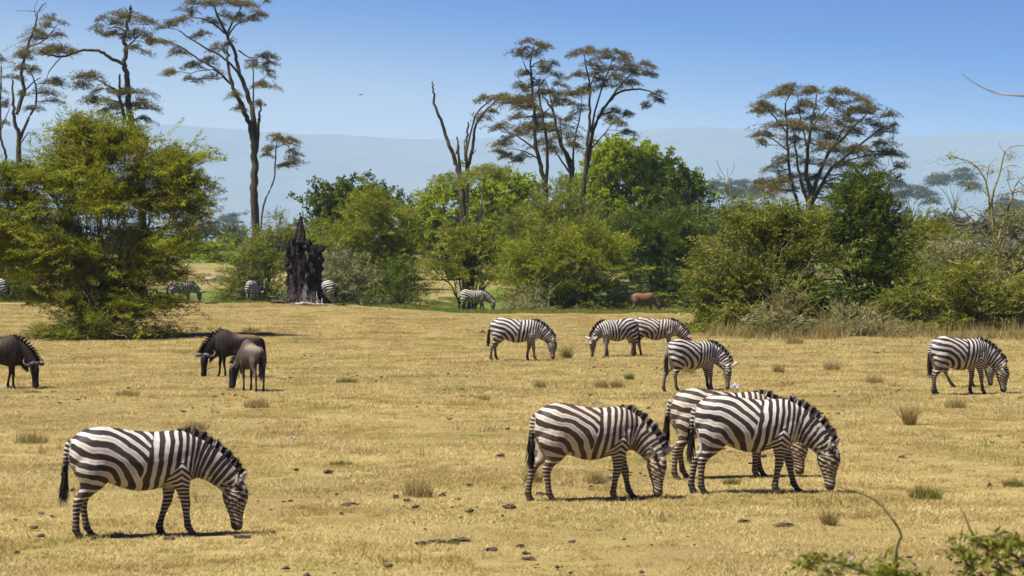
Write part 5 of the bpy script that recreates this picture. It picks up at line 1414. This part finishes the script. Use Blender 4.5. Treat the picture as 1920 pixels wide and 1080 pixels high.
DUNG = [(955, 954, 30, 10, 'dark glossy dung pile behind the hooves of the brownish grazing zebra', 'dung'), (655, 950, 34, 7, 'scattered dark dung in the near field left of the bushy tuft', 'dung'), (742, 936, 12, 10, 'black dung lump at the foot of the bushy tuft', 'dung'),
        (764, 943, 18, 8, 'brown dung lump in front of the bushy tuft', 'dung'), (830, 931, 18, 7, 'brown dung lump right of the bushy tuft', 'dung'), (790, 1026, 24, 10, 'dark clod at the near end of the long dung row', 'dung'), (820, 1020, 44, 8, 'middle clod of the long dung row in the near field', 'dung'), (865, 1016, 44, 7, 'far end clod of the long dung row', 'dung'),
        (920, 1034, 30, 8, 'dark clod of the second dung row', 'dung'), (975, 1027, 22, 9, 'brown clod between the second dung row and the zebra', 'dung'), (985, 1040, 16, 6, 'small flat clod beside the second dung row', 'dung'), (990, 1050, 30, 6, 'flat dung at the lower edge of the field', 'dung'),
        (1692, 853, 16, 6, 'dark pair of droppings in the right part of the field', 'dung'), (1395, 978, 28, 6, 'flat dark dung below the boldly striped zebra', 'dung'), (1470, 987, 44, 6, 'long flat dung below the muzzle of the boldly striped zebra', 'dung'), (1855, 906, 12, 8, 'round brown dropping near the wide green tuft', 'dung'),
        (616, 886, 20, 9, 'brown dung lump alone behind the scattered dung', 'dung'), (938, 857, 22, 7, 'dark dung lump in the middle behind the brownish zebra', 'dung'), (1016, 930, 30, 10, 'brown earth clod between the hind hooves of the brownish zebra', 'dung'), (880, 912, 18, 6, 'small dark dung left of the brownish zebra', 'dung'),
        (180, 1015, 22, 7, 'brown clod beside the hind hoof of the front zebra', 'dung'), (318, 1014, 30, 8, 'dark lump by the forehooves of the front zebra', 'dung'), (455, 1010, 44, 6, 'dark lump standing in for the shadow before the muzzle of the front zebra', 'dung'), (512, 1000, 10, 6, 'small clod past the shadow lump', 'dung'),  # the lump before the muzzle is a shadow patch laid as a dark lump
        (370, 820, 12, 6, 'dark dropping just over the withers of the front zebra', 'dung'), (905, 626, 16, 9, 'brown clod behind the zebra beside the weed clump', 'dung'), (1108, 745, 12, 6, 'dark dropping under the dry tufts', 'dung'), (1120, 759, 26, 5, 'row of grey droppings behind the brownish zebra', 'greystone'), (1216, 770, 10, 5, 'dropping between the mid-field zebras', 'dung'),
        (60, 742, 30, 5, 'dark dung below the muzzle of the black wildebeest', 'dung'), (100, 744, 14, 6, 'brown clod before the black wildebeest', 'dung'), (395, 575, 26, 5, 'dark clod high on the crest near the feathery bush', 'dung'), (640, 965, 10, 4, 'last small piece of the scattered dung', 'dung'), (430, 718, 14, 4, 'dark dropping under the pale wildebeest', 'dung')]
for i, (x, y, w, h, lb, mt) in enumerate(DUNG): dung(x, y, w, h, lb, i + 1, mt)
dung(548, 822, 12, 9, 'small white stone alone in the field', 91, 'stone', 'stone', 'stone')
dung(1378, 729, 22, 13, 'white stone near the muzzle of the white-eared zebra', 92, 'stone', 'stone', 'stone')
dung(12, 729, 20, 5, 'bleached bone lying under the black wildebeest', 93, 'stone', 'bone', 'bone')
dung(496, 730, 10, 4, 'bleached bone fragment by the hooves of the pale wildebeest', 94, 'stone', 'bone', 'bone')
dung(76, 962, 14, 7, 'bluish grey stone behind the tail of the front zebra', 95, 'greystone', 'stone', 'stone')
dung(97, 967, 12, 5, 'flatter grey stone beside the bluish one', 96, 'greystone', 'stone', 'stone')

def pellets():
    """droppings and clods too small to tell apart"""
    rng = np.random.default_rng(404)
    base = bmesh.new(); bmesh.ops.create_icosphere(base, subdivisions=1, radius=1.0)
    bv = np.array([v.co[:] for v in base.verts]); bf = np.array([[v.index for v in f.verts] for f in base.faces]); base.free()
    V, Fc = [], []; off = 0
    n = 1100
    for i in range(n):
        d = 28 + 112 * rng.random() ** 1.1; hw = 960 / F * d + 2
        if i % 6 == 0 or i == 0: cx, cy = rng.uniform(-hw, hw), d
        x = cx + rng.normal() * .35; y = cy + rng.normal() * .8
        if y > 138: continue
        s = .012 + .030 * rng.random() ** 2.2
        v = bv * (1 + .35 * rng.normal(size=(len(bv), 1))) * np.array((s * 1.3, s, s * .6)) + np.array((x, y, gz(x, y) + s * .3 + .028))
        V.append(v); Fc.append(bf + off); off += len(bv)
    me = mesh_np('droppings', np.concatenate(V), np.concatenate(Fc))
    return tag(link('droppings', me, M['dung']), 'tiny dark droppings and clods strewn over the dry field', 'dung', kind='stuff')
pellets()

# ------------------------------------------------------------------ thorn twigs close to the camera
def thorn_bush_near():
    rng = np.random.default_rng(909); d = 15.0; m = d / F
    b = foot(1830, d); base = np.array(b)
    r = empty('thorn_bush', b); tag(r, 'thorn bush close to the camera, green twig tips and white thorns in the corner', 'bush')
    def W(x, y, dy=0): p = at(x, y, d + dy); return np.array((p.x, p.y, p.z))
    tw = [([(1683, 1300), (1680, 1062), (1684, 1020), (1690, 1003), (1672, 972), (1645, 942), (1612, 925), (1570, 912)], .022, .006), ([(1990, 1200), (1920, 1060), (1860, 1022), (1825, 1002), (1812, 975), (1800, 950)], .026, .005),
          ([(1880, 1300), (1760, 1110), (1640, 1080), (1560, 1052), (1500, 1050)], .024, .006), ([(2000, 1150), (1950, 1050), (1900, 1015), (1850, 990)], .02, .006), ([(1900, 1250), (1850, 1120), (1815, 1060), (1800, 1020), (1806, 985)], .02, .005),
          ([(1760, 1300), (1720, 1130), (1700, 1085), (1650, 1070)], .02, .006), ([(1600, 1300), (1570, 1120), (1545, 1075)], .018, .005), ([(2050, 1120), (1990, 1030), (1930, 990)], .02, .006), ([(1960, 1300), (1900, 1150), (1880, 1085), (1870, 1040)], .02, .005)]
    lines = []; C = []; A = []
    for pts, r0, r1 in tw:
        P = np.array([W(x, y, rng.uniform(-.15, .15)) for x, y in pts]); P = densify(P, 5)
        lines.append((P - base, np.linspace(r0 * .45, r1 * .45, len(P))))
        for k in range(3, len(P), 1):
            if pts[-1][0] == 1570 and k > len(P) * .55: continue
            for q in range(3):
                C.append(P[k] + rng.normal(size=3) * .03); A.append(unit(np.array((rng.normal(), rng.normal(), rng.uniform(-.2, .8)))))
    for k in range(26):
        x = rng.uniform(-1.2, 1.4); e = base + np.array((x, rng.normal() * .5, rng.uniform(1.1, 1.5)))
        P = wobble(base + np.array((rng.normal() * .15, rng.normal() * .15, -.05)), e, 8, .12, rng, .05)
        lines.append((P - base, np.linspace(.035, .01, 8)))
        for q in range(20): C.append(P[-1 - q % 4] + rng.normal(size=3) * .12); A.append(unit(rng.normal(size=3) + np.array((0, 0, .5))))
    link('trunk', tube_mesh(lines), M['bark'], r, smooth=True)
    C = np.array(C); A = np.array(A)
    pyy = HORIZON + (CAM_H - C[:, 2]) / C[:, 1] * F; pxx = 960 + C[:, 0] / C[:, 1] * F
    kp = pyy > np.where(pxx > 1790, 1008, 1046); C = C[kp]; A = A[kp]
    crown_obj([leaf_tris(C + A * .03 - base, A, .06, .04, .02, 9, .05, .016, rng, .4)], M['olive'], r)
    n = 420; k = rng.integers(len(C), size=n); D = unit(rng.normal(size=(n, 3)) + np.array((0, 0, .3)))
    th = hair_mesh(C[k] - base, D, .05 + .05 * rng.random(n), .0035, rng)
    tag(link('thorns', th, M['stone'], r), kind='stuff')
thorn_bush_near()
def bare_branch():
    rng = np.random.default_rng(33); d = 17.0
    def W(x, y, dy=0): p = at(x, y, d + dy); return np.array((p.x, p.y, p.z))
    xb = (2250 - 960) / F * d; base = np.array((xb, d, gz(xb, d)))
    P = densify(np.array([base + np.array((0, 0, -.1)), base + np.array((.05, 0, 1.6)), W(2230, 300), W(2180, 240), W(2060, 190), W(1920, 180), W(1868, 174), W(1830, 157), W(1803, 138)]), 5)
    r = empty('bare_sapling', base); tag(r, 'bare grey branch tip reaching into the sky from the picture edge', 'tree')
    link('trunk', tube_mesh([(P - base, np.interp(np.arange(len(P)), [0, 12, 24, len(P) - 1], [.04, .02, .0065, .002]))]), M['barkgrey'], r, smooth=True)
bare_branch()
def bird():
    p = at(676, 178, 160); V = [(-.35, 0, .10), (-.15, .08, .04), (0, .22, 0), (.15, .08, .04), (.35, 0, .10), (.12, -.06, .03), (0, -.28, 0), (-.12, -.06, .03), (0, .02, .05), (0, .02, -.06)]
    f = [(0, 1, 8), (1, 2, 8), (2, 3, 8), (3, 4, 8), (4, 5, 8), (5, 6, 8), (6, 7, 8), (7, 0, 8), (1, 0, 9), (2, 1, 9), (3, 2, 9), (4, 3, 9), (5, 4, 9), (6, 5, 9), (7, 6, 9), (0, 7, 9)]
    me = bpy.data.meshes.new('bird'); me.from_pydata(V, [], f); o = link('bird', me, M['blackhair']); o.location = p; o.scale = (.5,) * 3
    tag(o, 'tiny dark bird flying in the open sky', 'bird')
bird()
